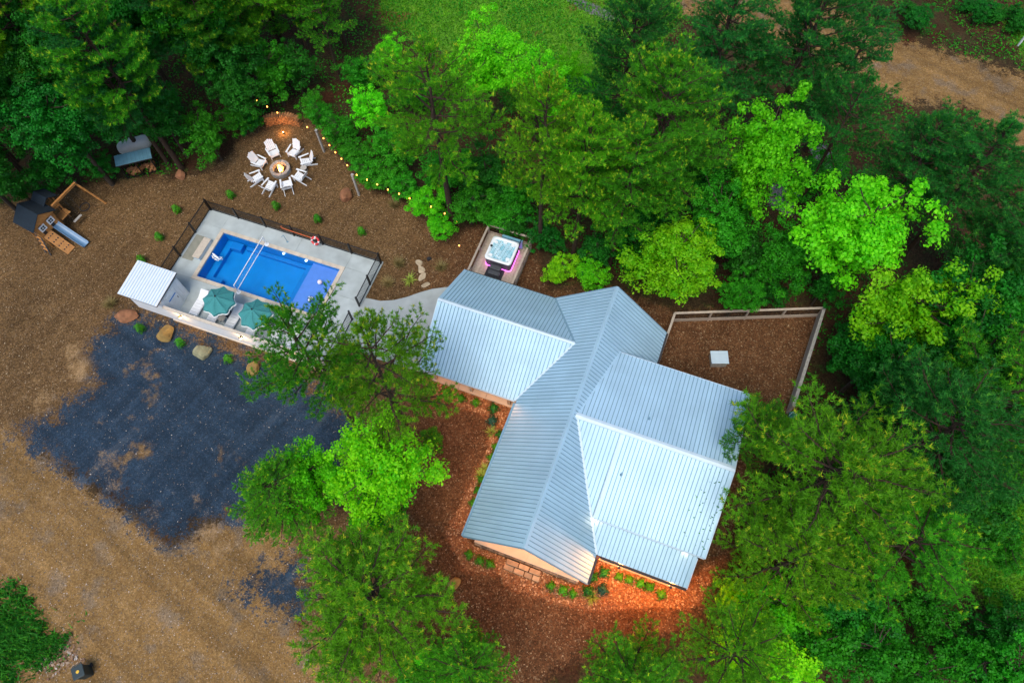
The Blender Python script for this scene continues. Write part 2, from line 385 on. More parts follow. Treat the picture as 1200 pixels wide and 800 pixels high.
for i, k in enumerate(order): zone[fa[k] > .5] = i+1
# lawn and road come in separate places: split by region
names = {0: 'forest_floor', 1: 'gravel_yard', 2: 'lawn', 3: 'mulch_bed', 4: 'dirt_track', 5: 'dirt_driveway', 6: 'parking_pad', 7: 'gravel_path'}
for zi, nm in names.items():
    sel = quads[(zone == zi) & keep]
    if not len(sel): continue
    used, inv = np.unique(sel, return_inverse=True)
    me = bpy.data.meshes.new(nm)
    me.from_pydata(np.stack([sx[used], sy[used], sz[used]], 1).tolist(), [], inv.reshape(-1, 4).tolist()); me.update()
    for k in AT:
        a = me.attributes.new(k, 'FLOAT', 'POINT'); a.data.foreach_set('value', AT[k][used].astype(np.float32))
    struct(link(nm, me, 'ground', smooth=True))
# the land beyond, to the horizon
mb = MB(); R0 = [(-66, -16), (66, -16), (66, 76), (-66, 76)]
x1, y1 = gx[-1], gy[-1]; R0 = [(-66, -16), (x1, -16), (x1, y1), (-66, y1)]; B = [(-1500, -1500), (1500, -1500), (1500, 1500), (-1500, 1500)]
mb.add([(*p, -.05) for p in R0]+[(*p, -.05) for p in B], [(0, 4, 5, 1), (1, 5, 6, 2), (2, 6, 7, 3), (3, 7, 4, 0)])
mb.add([(*p, -.05) for p in R0]+[(*p, .3) for p in R0], [])
struct(mb.build('terrain', 'ground'))

def zval(x, y, key):
    a = np.array([x]); b = np.array([y]); d = min(sdist(a, b, p)[0] for p in Z[key]); return d

# ------------------------------------------------------------------ scattered small stuff (wood chips, pebbles, grass)
def flat_bits(name, mname, pts, size, parent=None, kind='stuff', label=None, tilt=.5, lift=.012):
    n = len(pts); s = size*(.5+RS.rand(n)); a = RS.rand(n)*6.283; e = .35+.5*RS.rand(n)
    ux = np.stack([np.cos(a), np.sin(a), (RS.rand(n)-.5)*tilt], 1)*s[:, None]; uy = np.stack([-np.sin(a), np.cos(a), (RS.rand(n)-.5)*tilt], 1)*(s*e)[:, None]
    c = np.array(pts); c = np.column_stack([c[:, 0], c[:, 1], np.full(n, lift)+s*.25])
    V = np.stack([c-ux, c-uy, c+ux, c+uy], 1).reshape(-1, 3)
    me = quadmesh(name, V, RS.rand(n)); o = link(name, me, mname, parent); o['kind'] = kind
    if label: o['label'] = label
    return o
def quadmesh(name, V, tint, tri=False):
    k = 3 if tri else 4; nf = len(V)//k
    me = bpy.data.meshes.new(name); me.vertices.add(len(V)); me.vertices.foreach_set('co', np.ascontiguousarray(V, np.float32).ravel())
    me.loops.add(len(V)); me.loops.foreach_set('vertex_index', np.arange(len(V), dtype=np.int32))
    me.polygons.add(nf); me.polygons.foreach_set('loop_start', np.arange(0, len(V), k, dtype=np.int32))
    me.update(); me.validate()
    a = me.attributes.new('tint', 'FLOAT', 'POINT'); a.data.foreach_set('value', np.repeat(tint, k).astype(np.float32))
    return me
leafmat('chip', (.07, .038, .016), (.22, .13, .06), (.34, .25, .15), .0)
leafmat('pebble', (.05, .05, .055), (.22, .18, .14), (.5, .44, .38), .0)
leafmat('mulch_chip', (.14, .05, .02), (.40, .17, .07), (.62, .36, .2), .0)
def rand_in(poly, n, extra=None):
    a = np.array(poly); lo = a.min(0); hi = a.max(0); out = []
    while len(out) < n:
        p = lo+(hi-lo)*RS.rand(n*2, 2); m = inpoly(p[:, 0], p[:, 1], poly)
        if extra is not None: m &= extra(p[:, 0], p[:, 1])
        out += p[m].tolist()
    return out[:n]
no_deck = lambda x, y: ~inpoly(x, y, [PW(-6.9, -5.7), PW(7.5, -5.7), PW(7.5, 3.5), PW(-6.9, 3.5)])
flat_bits('wood_chips', 'chip', rand_in(Z['gravel'][0], 30000, lambda x, y: no_deck(x, y) & ~inpoly(x, y, Z['pad'][0]) & ~inpoly(x, y, Z['road'][0]) & ~inpoly(x, y, Z['bed'][0])), .042)
flat_bits('mulch_chips', 'mulch_chip', rand_in(Z['bed'][0], 9000), .06)
flat_bits('pebbles', 'pebble', rand_in(Z['pad'][0], 1300, no_deck)+rand_in(Z['road'][0], 7000), .035)

# ------------------------------------------------------------------ the house
def clip(poly, ax, lo, hi):
    for s_, lim in ((1, lo), (-1, -hi)):
        out = []
        for i in range(len(poly)):
            a, b = poly[i], poly[(i+1) % len(poly)]; da, db = s_*a[ax]-lim, s_*b[ax]-lim
            if da >= 0: out.append(a)
            if (da >= 0) != (db >= 0):
                t = da/(da-db); out.append((a[0]+(b[0]-a[0])*t, a[1]+(b[1]-a[1])*t))
        poly = out
        if len(poly) < 3: return []
    return poly
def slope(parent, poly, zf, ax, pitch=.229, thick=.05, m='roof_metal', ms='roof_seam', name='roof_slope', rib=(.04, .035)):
    """a metal roof slope: thin deck part; each pan between two seams is a sub-part with its raised seam"""
    d = MB().prism(poly, lambda x, y: zf(x, y)-thick-.09, lambda x, y: zf(x, y)-.035).build(name, 'dark_trim', parent)
    lo = min(p[ax] for p in poly); hi = max(p[ax] for p in poly); nr = max(4, round((hi-lo)/pitch)); w = (hi-lo)/nr; k = 0
    while k < nr:
        e = min(k+4, nr); q = clip(poly, ax, lo+k*w+(.004 if k else 0), lo+e*w-.004)
        if len(q) >= 3:
            j = .005*RS.rand(); mb = MB().prism(q, lambda x, y: zf(x, y)-.03, lambda x, y: zf(x, y)+j); nf = len(mb.f)
            for i in range(k, e):
                if not i: continue
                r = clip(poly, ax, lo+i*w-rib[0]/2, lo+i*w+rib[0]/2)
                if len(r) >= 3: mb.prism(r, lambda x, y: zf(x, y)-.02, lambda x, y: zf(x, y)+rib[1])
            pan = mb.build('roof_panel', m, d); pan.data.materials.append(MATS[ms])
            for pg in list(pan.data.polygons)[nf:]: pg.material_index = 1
        k = e
    return d
house = thing('house', (HO[0], HO[1], 0), -TH, 'house with pale blue standing seam metal roof and crossing gabled wings', 'house')
A, EZ, RZ, LM = 3.612, 3.1, 6.756, 15.908
WU, WA, WW, WZ, WR = 12.209, 3.72, 10.0, 2.98, 5.43
EU, ER, EE, EN, ENZ, ES, SU, SZ, SWE, LSE = 7.642, 6.486, 8.962, 12.563, 5.398, 1.605, 3.173, 4.42, 2.865, 8.657
mk = (RZ-EZ)/A
zW = lambda x, y: RZ+mk*x
zE = lambda x, y: RZ-mk*x
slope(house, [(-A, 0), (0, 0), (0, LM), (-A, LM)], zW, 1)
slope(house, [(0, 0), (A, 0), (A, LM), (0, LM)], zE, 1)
# west wing
vr = -(RZ-WR)/mk; ve_ = -(RZ-WZ)/mk
zWN = lambda x, y: WR-(WR-WZ)/WA*(y-WU)
zWS = lambda x, y: WR-(WR-WZ)/WA*(WU-y)
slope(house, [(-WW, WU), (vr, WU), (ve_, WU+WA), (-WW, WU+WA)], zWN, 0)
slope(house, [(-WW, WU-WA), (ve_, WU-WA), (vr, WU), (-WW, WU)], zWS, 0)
# east wing
ve = (RZ-ER)/mk; vn = (RZ-ENZ)/mk
zEN = lambda x, y: ER-(ER-ENZ)/(EN-EU)*(y-EU)
zES = lambda x, y: ER-(ER-EZ)/(EU-ES)*(EU-y)
zSL = lambda x, y: ER+.05-(ER+.05-SZ)/(EU-SU)*(EU-y)
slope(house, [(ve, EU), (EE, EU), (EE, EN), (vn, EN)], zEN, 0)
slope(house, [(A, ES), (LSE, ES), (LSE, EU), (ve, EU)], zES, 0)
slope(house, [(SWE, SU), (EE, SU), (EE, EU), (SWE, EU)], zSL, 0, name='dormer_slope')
# ridge caps, valley flashings, rake trims
def cap(a, b, w=.16, m='roof_metal', nm='ridge_cap', h=.035): return MB().bar(a, b, w, h).build(nm, m, house)
MB().prism([(-.12, -.01), (0, -.01), (0, LM+.01), (-.12, LM+.01)], lambda x, y: zW(x, y)+.0, lambda x, y: zW(x, y)+.05).prism([(0, -.01), (.12, -.01), (.12, LM+.01), (0, LM+.01)], lambda x, y: zE(x, y), lambda x, y: zE(x, y)+.05).build('ridge_cap', 'roof_metal', house)
MB().prism([(-WW-.01, WU-.11), (vr+.05, WU-.11), (vr+.05, WU), (-WW-.01, WU)], lambda x, y: zWS(x, y), lambda x, y: zWS(x, y)+.055).prism([(-WW-.01, WU), (vr+.05, WU), (vr+.05, WU+.11), (-WW-.01, WU+.11)], lambda x, y: zWN(x, y), lambda x, y: zWN(x, y)+.055).build('ridge_cap', 'trim_white', house)
MB().prism([(ve-.1, EU-.16), (EE+.01, EU-.16), (EE+.01, EU), (ve-.1, EU)], lambda x, y: zSL(x, y)+.0, lambda x, y: zSL(x, y)+.06).prism([(ve-.1, EU), (EE+.01, EU), (EE+.01, EU+.16), (ve-.1, EU+.16)], lambda x, y: zEN(x, y), lambda x, y: zEN(x, y)+.075).build('ridge_cap', 'trim_white', house)
def strip(pts, w, nm, m, dz=.03):
    a, b = Vector(pts[0]), Vector(pts[1]); d = (b-a).normalized(); s_ = d.cross(Vector((0, 0, 1))).normalized()*w/2
    MB().add([a+s_+Vector((0, 0, dz)), b+s_+Vector((0, 0, dz)), b-s_+Vector((0, 0, dz)), a-s_+Vector((0, 0, dz)), a+s_-Vector((0, 0, .05)), b+s_-Vector((0, 0, .05)), b-s_-Vector((0, 0, .05)), a-s_-Vector((0, 0, .05))],
             [(3, 2, 1, 0), (4, 5, 6, 7), (0, 1, 5, 4), (1, 2, 6, 5), (2, 3, 7, 6), (3, 0, 4, 7)]).build(nm, m, house)
strip([(ve, EU, ER), (A, ES, EZ)], .13, 'valley_flashing', 'trim_white', .06)
strip([(ve, EU, ER), (vn, EN, ENZ)], .12, 'valley_flashing', 'roof_metal', .06)
strip([(vr, WU, WR), (ve_, WU-WA, WZ)], .12, 'valley_flashing', 'trim_white', .05)
strip([(vr, WU, WR), (ve_, WU+WA, WZ)], .12, 'valley_flashing', 'roof_seam', .05)
def edge(a, b, nm='fascia', m='dark_trim', w=.05, h=.16):
    a = Vector(a)-Vector((0, 0, .1)); b = Vector(b)-Vector((0, 0, .1)); MB().bar(a, b, w, h).build(nm, m, house)
o_ = .03
for p, q in (((-A, -o_, EZ), (0, -o_, RZ)), ((0, -o_, RZ), (A, -o_, EZ)), ((-A, LM+o_, EZ), (0, LM+o_, RZ)), ((0, LM+o_, RZ), (A, LM+o_, EZ))): edge(p, q, 'rake_trim', 'roof_seam')
edge((-WW-o_, WU-WA, WZ), (-WW-o_, WU, WR), 'rake_trim', 'trim_white'); edge((-WW-o_, WU, WR), (-WW-o_, WU+WA, WZ), 'rake_trim', 'roof_metal')
edge((EE+o_, EU, ER), (EE+o_, EN, ENZ), 'rake_trim', 'trim_white'); edge((EE+o_, SU, SZ), (EE+o_, EU, ER+.05), 'rake_trim', 'trim_white'); edge((LSE+o_, ES, EZ), (LSE+o_, SU, zES(0, SU)), 'rake_trim', 'trim_white')
edge((vn, EN+o_, ENZ), (EE, EN+o_, ENZ), 'fascia', 'trim_white'); edge((-WW, WU+WA+o_, WZ), (ve_, WU+WA+o_, WZ), 'fascia', 'dark_trim'); edge((-WW, WU-WA-o_, WZ), (ve_, WU-WA-o_, WZ), 'fascia', 'trim_white')
edge((SWE, SU-o_, SZ), (EE, SU-o_, SZ), 'fascia', 'trim_white', h=.14); edge((SWE-o_, SU, SZ), (SWE-o_, EU, ER+.05), 'rake_trim', 'trim_white', h=.14)
# gutters
def gutter(a, b, m='dark_trim'):
    MB().bar(a, b, .12, .10).bar(Vector(a)+Vector((0, 0, .055)), Vector(b)+Vector((0, 0, .055)), .05, .012).build('gutter', m, house)
gutter((A+.07, 0, EZ-.08), (A+.07, ES-.05, EZ-.08)); gutter((A+.1, ES-.08, EZ-.08), (LSE, ES-.08, EZ-.08)); gutter((A+.07, EN-.6, EZ-.08), (A+.07, LM, EZ-.08)); gutter((-A-.07, 0, EZ-.08), (-A-.07, WU-WA-.2, EZ-.08), 'roof_seam')
MB().lathe([(.0, .12), (.10, .12), (.16, .03), (.07, -.16), (.05, -.2), (.05, -2.9), (0, -2.9)], 10, (A+.12, ES-.12, EZ-.1)).build('downspout', 'copper', house)
# walls (gabled body, wings), set back under the eaves
def gwall(nm, poly, z1): return MB().prism(poly, 0.0, z1).build(nm, 'siding', house)
MB().prism([(-3, 2.6), (0, 2.6), (0, 15.3), (-3, 15.3)], 0, lambda x, y: zW(x, y)-.2).prism([(0, 2.6), (3, 2.6), (3, 15.3), (0, 15.3)], 0, lambda x, y: zE(x, y)-.2).build('wall', 'siding', house)
MB().prism([(-9.5, 10.4), (-3.01, 10.4), (-3.01, WU), (-9.5, WU)], 0, lambda x, y: zWS(x, y)-.2).prism([(-9.5, WU), (-3.01, WU), (-3.01, 15.4), (-9.5, 15.4)], 0, lambda x, y: zWN(x, y)-.2).build('wall', 'siding', house)
MB().prism([(3.01, 3.4), (8.4, 3.4), (8.4, EU), (3.01, EU)], 0, lambda x, y: min(zES(x, y)-.2, 9)).prism([(3.01, EU), (8.4, EU), (8.4, 12.0), (3.01, 12.0)], 0, lambda x, y: zEN(x, y)-.2).build('wall', 'siding', house)
MB().prism([(SWE+.05, SU+.55), (8.4, SU+.55), (8.4, EU), (SWE+.05, EU)], lambda x, y: zES(x, y)+.01, lambda x, y: zSL(x, y)-.15).build('dormer_wall', 'siding', house)
# south porch: slab, stone-faced edge, posts, steps
MB().prism([(-3.25, .27), (-1.8, .27), (-1.8, 2.6), (-3.25, 2.6)], .3, .45).build('porch_slab', 'porch_slab', house)
for a, b in ((-1.79, -.02), (-.01, 1.6), (1.61, 3.2)): MB().prism([(a, .27), (b, .27), (b, 2.6), (a, 2.6)], .3, .45).build('porch_slab', 'porch_slab', house)
MB().prism([(-3.2, .32), (3.15, .32), (3.15, 2.6), (-3.2, 2.6)], 0, .3).build('porch_base', 'stone_a', house)
for row in range(2):
    x = -3.22
    while x < 3.05:
        w = .26+.3*RS.rand(); w = min(w, 3.2-x)
        MB().box((x+w/2-.01, .25, .07+row*.155), (w-.025, .14+.06*RS.rand(), .135)).build('stone', 'stone_a', house, bev=.02); x += w
mat('step_stone', (.42, .27, .16), .85, 0, .25, 4, .4, 30, objvar=.2)
for k, (v0, v1, u0, z0) in enumerate(((-1.1, -.35, -.06, .26), (-.33, .3, -.05, .27), (.32, 1.0, -.06, .26), (-1.15, -.55, -.36, .12), (-.53, .1, -.37, .13), (.12, .6, -.36, .12), (.62, 1.05, -.37, .13))):
    MB().box(((v0+v1)/2, u0, z0-.02), (v1-v0-.03, .29, .14)).build('step_stone', 'step_stone', house, bev=.02)
for v in (-3.0, 3.0): MB().box((v, .6, 1.7), (.22, .22, 2.5)).build('porch_post', 'tan_wood', house, bev=.01)
MB().bar((-3.3, .6, 3.0), (3.3, .6, 3.0), .18, .24).build('porch_beam', 'tan_wood', house); MB().bar((0, .6, 3.1), (0, .6, 6.4), .18).build('king_post', 'tan_wood', house)
# west porch
for a, b in ((-9.7, -7.9), (-7.88, -6.0), (-5.98, -3.1)): MB().prism([(a, 8.95), (b, 8.95), (b, 10.4), (a, 10.4)], 0, .16).build('porch_slab', 'porch_slab', house)
for v in (-9.5, -7.0, -4.4): MB().box((v, 9.15, 1.55), (.2, .2, 2.8)).build('porch_post', 'tan_wood', house, bev=.01)
MB().prism([(A-.5, ES+.3), (8.5, ES+.3), (8.5, 3.4), (A-.5, 3.4)], 0, .18).build('porch_slab', 'porch_slab', house)
for v in (4.2, 8.3): MB().box((v, 2.1, 1.6), (.2, .2, 2.85)).build('porch_post', 'tan_wood', house)
def window(x, y, z, w, h, alongx=True, nrm=-1):
    fr = MB(); t = .05
    def bx(cx_, cz_, ww, hh): fr.box((x+cx_, y+nrm*.03, z+cz_) if alongx else (x+nrm*.03, y+cx_, z+cz_), (ww, .07, hh) if alongx else (.07, ww, hh))
    bx(0, h/2, w+.1, t); bx(0, -h/2, w+.1, t); bx(-w/2, 0, t, h-t); bx(w/2, 0, t, h-t); bx(0, 0, .03, h-t)
    f_ = fr.build('window', 'dark_trim', house)
    MB().box((x, y+nrm*.012, z) if alongx else (x+nrm*.012, y, z), (w-.03, .02, h-.03) if alongx else (.02, w-.03, h-.03)).build('pane', 'window_glass', f_)
for x in (-1.9, 1.9): window(x, 2.6, 1.6, 1.1, 1.4)
for x in (-8.5, -5): window(x, 10.4, 1.5, 1.0, 1.3)
for y in (4.6, 7.5): window(-3, y, 1.6, 1.2, 1.3, False)
for x in (5, 7): window(x, 3.4, 1.6, 1.1, 1.4)
dr = MB().box((0, 2.56, 1.47), (.95, .06, 2.03)).build('door', 'dark_trim', house); MB().tube([(.38, 2.5, 1.4), (.38, 2.5, 1.55)], .02, 6).build('handle', 'copper', dr)
dr = MB().box((-6.8, 10.36, 1.2), (.95, .06, 2.05)).build('door', 'dark_trim', house); MB().tube([(-6.45, 10.3, 1.1), (-6.45, 10.3, 1.25)], .02, 6).build('handle', 'copper', dr)
# roof vents
for (v, u, zf) in ((4.0, 8.9, zEN), (3.5, 5.6, zSL)): MB().lathe([(.09, -.05), (.06, .02), (.045, .05), (.045, .2), (0, .2)], 12, (v, u, zf(v, u)+.02)).build('vent_pipe', 'roof_seam', house)
# lit lamps under the eaves
def eave_lamp(v, u, z, power, label, col=(1, .33, .05), off=(0, 0), size=.08):
    x, y = HW(v, u); t = thing('eave_lamp', (x, y, z), -TH, label, 'lamp', 'warm lamps fixed under the house eaves')
    MB().lathe([(0, .05), (.07, .05), (.08, .0), (.06, -.02), (.055, -.02)], 12).build('housing', 'dark_trim', t)
    MB().lathe([(.055, -.022), (.04, -.05), (0, -.06)], 12).build('bulb', 'lamp_glow', t, True)
    lamp(t, (off[0], off[1], -.15), power, col, size); return t
for v, u, p, l in ((5.0, 1.42, 360, 'warm lamp under the porch eave near the copper downspout'), (7.9, 1.42, 380, 'warm lamp under the outer corner of the low porch roof')): eave_lamp(v, u, 2.75, p, l)
eave_lamp(-1.3, .75, 2.85, 90, 'warm lamp on the gable porch beam, away from the downspout'); eave_lamp(1.3, .75, 2.85, 90, 'warm lamp on the gable porch beam, nearer the downspout')
for u, l in ((1.6, 'nearest the gable porch'), (4.0, 'at its middle'), (6.4, 'nearest the other wing')): eave_lamp(-3.75, u, 2.65, 42, 'warm lamp under the long eave, '+l)
for v, l in ((-8.6, 'nearer the curved path'), (-5.2, 'nearer the main roof')): eave_lamp(v, 8.55, 2.7, 60, 'warm lamp under the slab porch eave, '+l)
eave_lamp(3.25, SU+.1, SZ-.2, 5, 'warm lamp under the raised roof edge beside the gable slope', (1, .66, .40), (-.25, -.22), .3); eave_lamp(8.0, SU+.1, SZ-.2, 1.6, 'warm lamp under the raised roof edge over the low porch roof', (1, .66, .40), (0, -.2), .12)

# ------------------------------------------------------------------ hot tub and its deck (house frame)
HX = lambda v, u, z=0: (*HW(v, u), z)
dk = thing('tub_deck', HX(-8.65, 18.1), -TH, 'narrow timber deck with railings behind the house holding the hot tub', 'deck')
for i in range(23):
    x = -1.62+i*.1415; MB().box((x+.07, 0, .48), (.135, 5.2, .04)).build('deck_board', 'tan_wood', dk)
MB().box((0, 0, .22), (3.2, 5.1, .44)).build('deck_frame', 'weathered', dk)
for s_ in (-1, 1):
    for y in (-2.5, -.9, .8, 2.5): MB().box((s_*1.6, y, .95), (.09, .09, .9)).build('railing_post', 'tan_wood', dk)
    MB().box((s_*1.6, 0, 1.42), (.14, 5.2, .04)).build('top_rail', 'tan_wood', dk); MB().box((s_*1.6, 0, .62), (.04, 5.1, .07)).build('bottom_rail', 'tan_wood', dk)
    m_ = MB()
    for k in range(40): m_.box((s_*1.6, -2.42+k*.124, 1.0), (.015, .015, .78))
    struct(m_.build('balusters', 'black_metal', dk), 'stuff')
MB().box((0, 2.6, 1.42), (3.3, .14, .04)).build('top_rail', 'tan_wood', dk); MB().box((0, 2.6, .62), (3.2, .04, .07)).build('bottom_rail', 'tan_wood', dk)
m_ = MB()
for k in range(24): m_.box((-1.5+k*.13, 2.6, 1.0), (.015, .015, .78))
struct(m_.build('balusters', 'black_metal', dk), 'stuff')
tub = thing('hot_tub', HX(-8.64, 19.05, .5), -TH, 'square white hot tub of bubbling water with magenta glow around its base', 'hot tub')
def rrect(w, h, r, n=5):
    out = []
    for cx_, cy_, a0 in ((w/2-r, h/2-r, 0), (-w/2+r, h/2-r, 90), (-w/2+r, -h/2+r, 180), (w/2-r, -h/2+r, 270)):
        out += [(cx_+r*math.cos(rad(a0+90*k/n)), cy_+r*math.sin(rad(a0+90*k/n))) for k in range(n+1)]
    return out
MB().prism(rrect(1.86, 1.86, .2), .06, .84).build('cabinet', 'tub_cab', tub)
MB().prism(rrect(1.92, 1.92, .2), .0, .05).build('glow_strip', 'magenta', tub)
for p, l_ in (((1.12, .45, .16), .8), ((1.12, -.1, .16), .8), ((1.1, -.6, .16), .8), ((.6, -1.1, .16), .8), ((-.75, -1.1, .16), .8), ((-1.1, -.7, .16), .6)): lamp(tub, p, l_, (1, .05, .85), .12, 'strip_light')
out = rrect(1.94, 1.94, .22); inn = rrect(1.6, 1.6, .3); low = rrect(1.45, 1.45, .3); n = len(out)
vs = [(x, y, .84) for x, y in out]+[(x, y, .93) for x, y in out]+[(x, y, .94) for x, y in inn]+[(x, y, .45) for x, y in low]
MB().add(vs, [(r*n+i, r*n+(i+1) % n, (r+1)*n+(i+1) % n, (r+1)*n+i) for r in range(3) for i in range(n)]+[list(range(3*n, 4*n))]).build('shell', 'tub_white', tub, True, 0)
def foam_mat():
    m, nt, N, L, b = nodes('foam_water'); MATS['foam_water'] = m
    tc = N.new('ShaderNodeTexCoord'); nz = N.new('ShaderNodeTexNoise'); nz.inputs['Scale'].default_value = 2.2; nz.inputs['Detail'].default_value = 6; nz.inputs['Distortion'].default_value = .8
    L.new(tc.outputs['Object'], nz.inputs[0]); cr = N.new('ShaderNodeValToRGB'); e = cr.color_ramp.elements
    e[0].position = .35; e[0].color = (.20, .50, .62, 1); e[1].position = .72; e[1].color = (.66, .82, .88, 1); L.new(nz.outputs[0], cr.inputs[0]); L.new(cr.outputs[0], b.inputs['Base Color'])
    b.inputs['Roughness'].default_value = .15; bp = N.new('ShaderNodeBump'); bp.inputs['Strength'].default_value = .5; L.new(nz.outputs[0], bp.inputs['Height']); L.new(bp.outputs[0], b.inputs['Normal'])
foam_mat()
g = MB(); k = 24
g.add([(-.79+1.58*i/k, -.79+1.58*j/k, .85+.02*math.sin(i*1.7+j)*math.cos(j*1.3)) for j in range(k+1) for i in range(k+1) ], [(j*(k+1)+i, j*(k+1)+i+1, (j+1)*(k+1)+i+1, (j+1)*(k+1)+i) for j in range(k) for i in range(k)]).build('water', 'foam_water', tub, True)
for x, y in ((-.62, .5), (.6, .62), (.62, -.55), (-.62, -.6), (0, .68)): MB().prism(rrect(.28, .2, .08), .86, .95).build('headrest', 'tub_white', tub).location = (x, y, 0)
MB().lathe([(.09, 0), (.09, .03), (.06, .05), (0, .05)], 14, (-.82, .1, .93)).build('dial', 'mat_black', tub)
cl = MB().box((.35, 1.12, .55), (1.5, .14, .9)).build('cover', 'shelter_blue', tub); MB().tube([(1.02, .3, .8), (1.04, .9, 1.3), (1.04, 1.15, 1.2)], .03, 8).build('lifter_arm', 'black_metal', tub)
st = thing('tub_steps', HX(-8.7, 17.75, .5), -TH, 'dark plastic steps on a black mat in front of the hot tub', 'steps')
MB().box((0, -.25, .01), (1.25, 1.3, .02)).build('mat', 'mat_black', st)
MB().prism(rrect(.8, .34, .08), .02, .42).build('upper_step', 'tub_cab', st, bev=.03).location = (0, .16, 0); MB().prism(rrect(.84, .3, .08), .02, .22).build('lower_step', 'tub_cab', st, bev=.03).location = (0, -.17, 0)

# ------------------------------------------------------------------ pool, deck, fences (pool frame)
PQ = lambda x, y, z=0: (*PW(x, y), z)
OX, OY, IX, IY = 4.98, 2.2, 4.68, 1.92
deck = thing('pool_deck', PQ(0, 0), PA); struct(deck)
def slab(x0, x1, y0, y1): MB().prism([(x0+.006, y0+.006), (x1-.006, y0+.006), (x1-.006, y1-.006), (x0+.006, y1-.006)], -.12, .07).build('slab', 'deck_concrete', deck)
xs = [-6.75, -5.0, -2.0, 1.0, 5.0, 7.35]
for a, b in zip(xs, xs[1:]):
    slab(a, b, OY, 3.5); slab(a, b, -3.9, -OY); slab(a, b, -5.35, -3.9)
for a, b in ((-6.75, -OX), (OX, 7.35)):
    slab(a, b, -OY, 0); slab(a, b, 0, OY)
pool = thing('swimming_pool', PQ(0, 0), PA, 'rectangular blue swimming pool with cream coping and shallow pale ledge', 'pool')
def coping_run(x0, y0, x1, y1, w):
    L_ = math.hypot(x1-x0, y1-y0); n = round(L_/.6); d = L_/n; a = math.atan2(y1-y0, x1-x0)
    me = None
    for i in range(n):
        if me is None:
            o = MB().box((0, 0, .035), (d-.012, w-.012, .13)).build('coping_stone', 'coping', pool, bev=.012); me = o.data
        else:
            o = link('coping_stone', me, None, pool); bv = o.modifiers.new('bevel', 'BEVEL'); bv.width = .012; bv.segments = 2
        t = (i+.5)*d; o.location = (x0+(x1-x0)*t/L_, y0+(y1-y0)*t/L_, .012); o.rotation_euler = (0, 0, a)
w_ = OX-IX
for s_ in (-1, 1):
    coping_run(-OX, s_*(OY+IY)/2, OX, s_*(OY+IY)/2, OY-IY); coping_run(s_*(OX+IX)/2, -IY, s_*(OX+IX)/2, IY, w_)
vs = [(-IX, -IY, .0), (IX, -IY, 0), (IX, IY, 0), (-IX, IY, 0), (-IX, -IY, -1.2), (IX, -IY, -1.2), (IX, IY, -1.2), (-IX, IY, -1.2)]
MB().add(vs, [(0, 4, 5, 1), (1, 5, 6, 2), (2, 6, 7, 3), (3, 7, 4, 0), (4, 7, 6, 5)]).build('shell', 'pool_shell', pool)
MB().box((3.6, 0, -.7), (2.16, 2*IY-.02, .9)).build('sun_ledge', 'pool_ledge', pool)
for k in range(2): MB().box((2.52-.16-.3*k, 0, -1.0-.15*k), (.3, 2*IY-.04, .8)).build('step', 'pool_step', pool, bev=.03)
MB().box((-4.42, 0, -1.04), (.5, 2*IY-.04, .4)).build('bench', 'pool_shell', pool, bev=.04)
for y in (1.58, -1.58): MB().box((-3.72, y, -.95), (.9, .6, .5)).build('step', 'pool_step', pool, bev=.04)
MB().box((-.4, 1.76, -1.08), (5.4, .30, .4)).build('bench', 'pool_step', pool, bev=.04)
def water_mat():
    m, nt, N, L, b = nodes('pool_water'); MATS['pool_water'] = m
    N.remove(b); gl = N.new('ShaderNodeBsdfGlossy'); gl.inputs['Roughness'].default_value = .03
    tr = N.new('ShaderNodeBsdfTransparent'); tr.inputs[0].default_value = (.80, .95, 1, 1); fr = N.new('ShaderNodeFresnel'); fr.inputs[0].default_value = 1.33
    ms = N.new('ShaderNodeMixShader'); L.new(fr.outputs[0], ms.inputs[0]); L.new(tr.outputs[0], ms.inputs[1]); L.new(gl.outputs[0], ms.inputs[2]); L.new(ms.outputs[0], N['Material Output'].inputs[0])
    tc = N.new('ShaderNodeTexCoord'); nz = N.new('ShaderNodeTexNoise'); nz.inputs['Scale'].default_value = 2.2; nz.inputs['Detail'].default_value = 4; L.new(tc.outputs['Object'], nz.inputs[0])
    bp = N.new('ShaderNodeBump'); bp.inputs['Strength'].default_value = .35; bp.inputs['Distance'].default_value = .15; L.new(nz.outputs[0], bp.inputs['Height']); L.new(bp.outputs[0], gl.inputs['Normal']); L.new(bp.outputs[0], fr.inputs['Normal'])
water_mat()
MB().add([(-IX, -IY, -.09), (IX, -IY, -.09), (IX, IY, -.09), (-IX, IY, -.09)], [(0, 1, 2, 3)]).build('water', 'pool_water', pool)
# underwater pool lamps (white lights on the wall of the pool)
for x in (.2, 2.0): MB().lathe([(0, 0), (.09, 0), (.1, .02), (0, .03)], 12, (x, IY-.06, -.12)).build('pool_lamp', 'pool_light', pool)
# water jet at the west end
jet = thing('water_jet', PQ(-4.15, -.05, -.09), PA, 'white water jet splashing at the deep end of the pool', 'water jet')
m_ = MB()
for k in range(26):
    a = RS.rand()*6.28; r = .32*RS.rand()**.6; m_.lathe([(0, -.02), (.05+.03*RS.rand(), .01), (.02, .05), (0, .06)], 6, (r*math.cos(a)*1.3, r*math.sin(a)*.7, .0+.05*RS.rand()))
m_.build('foam', 'rope_white', jet, True); MB().tube([(-.42, .15, .12), (-.25, .1, .2), (0, 0, .12), (.25, -.1, .03)], [.05, .06, .07, .04], 8).build('stream', 'rope_white', jet, True)
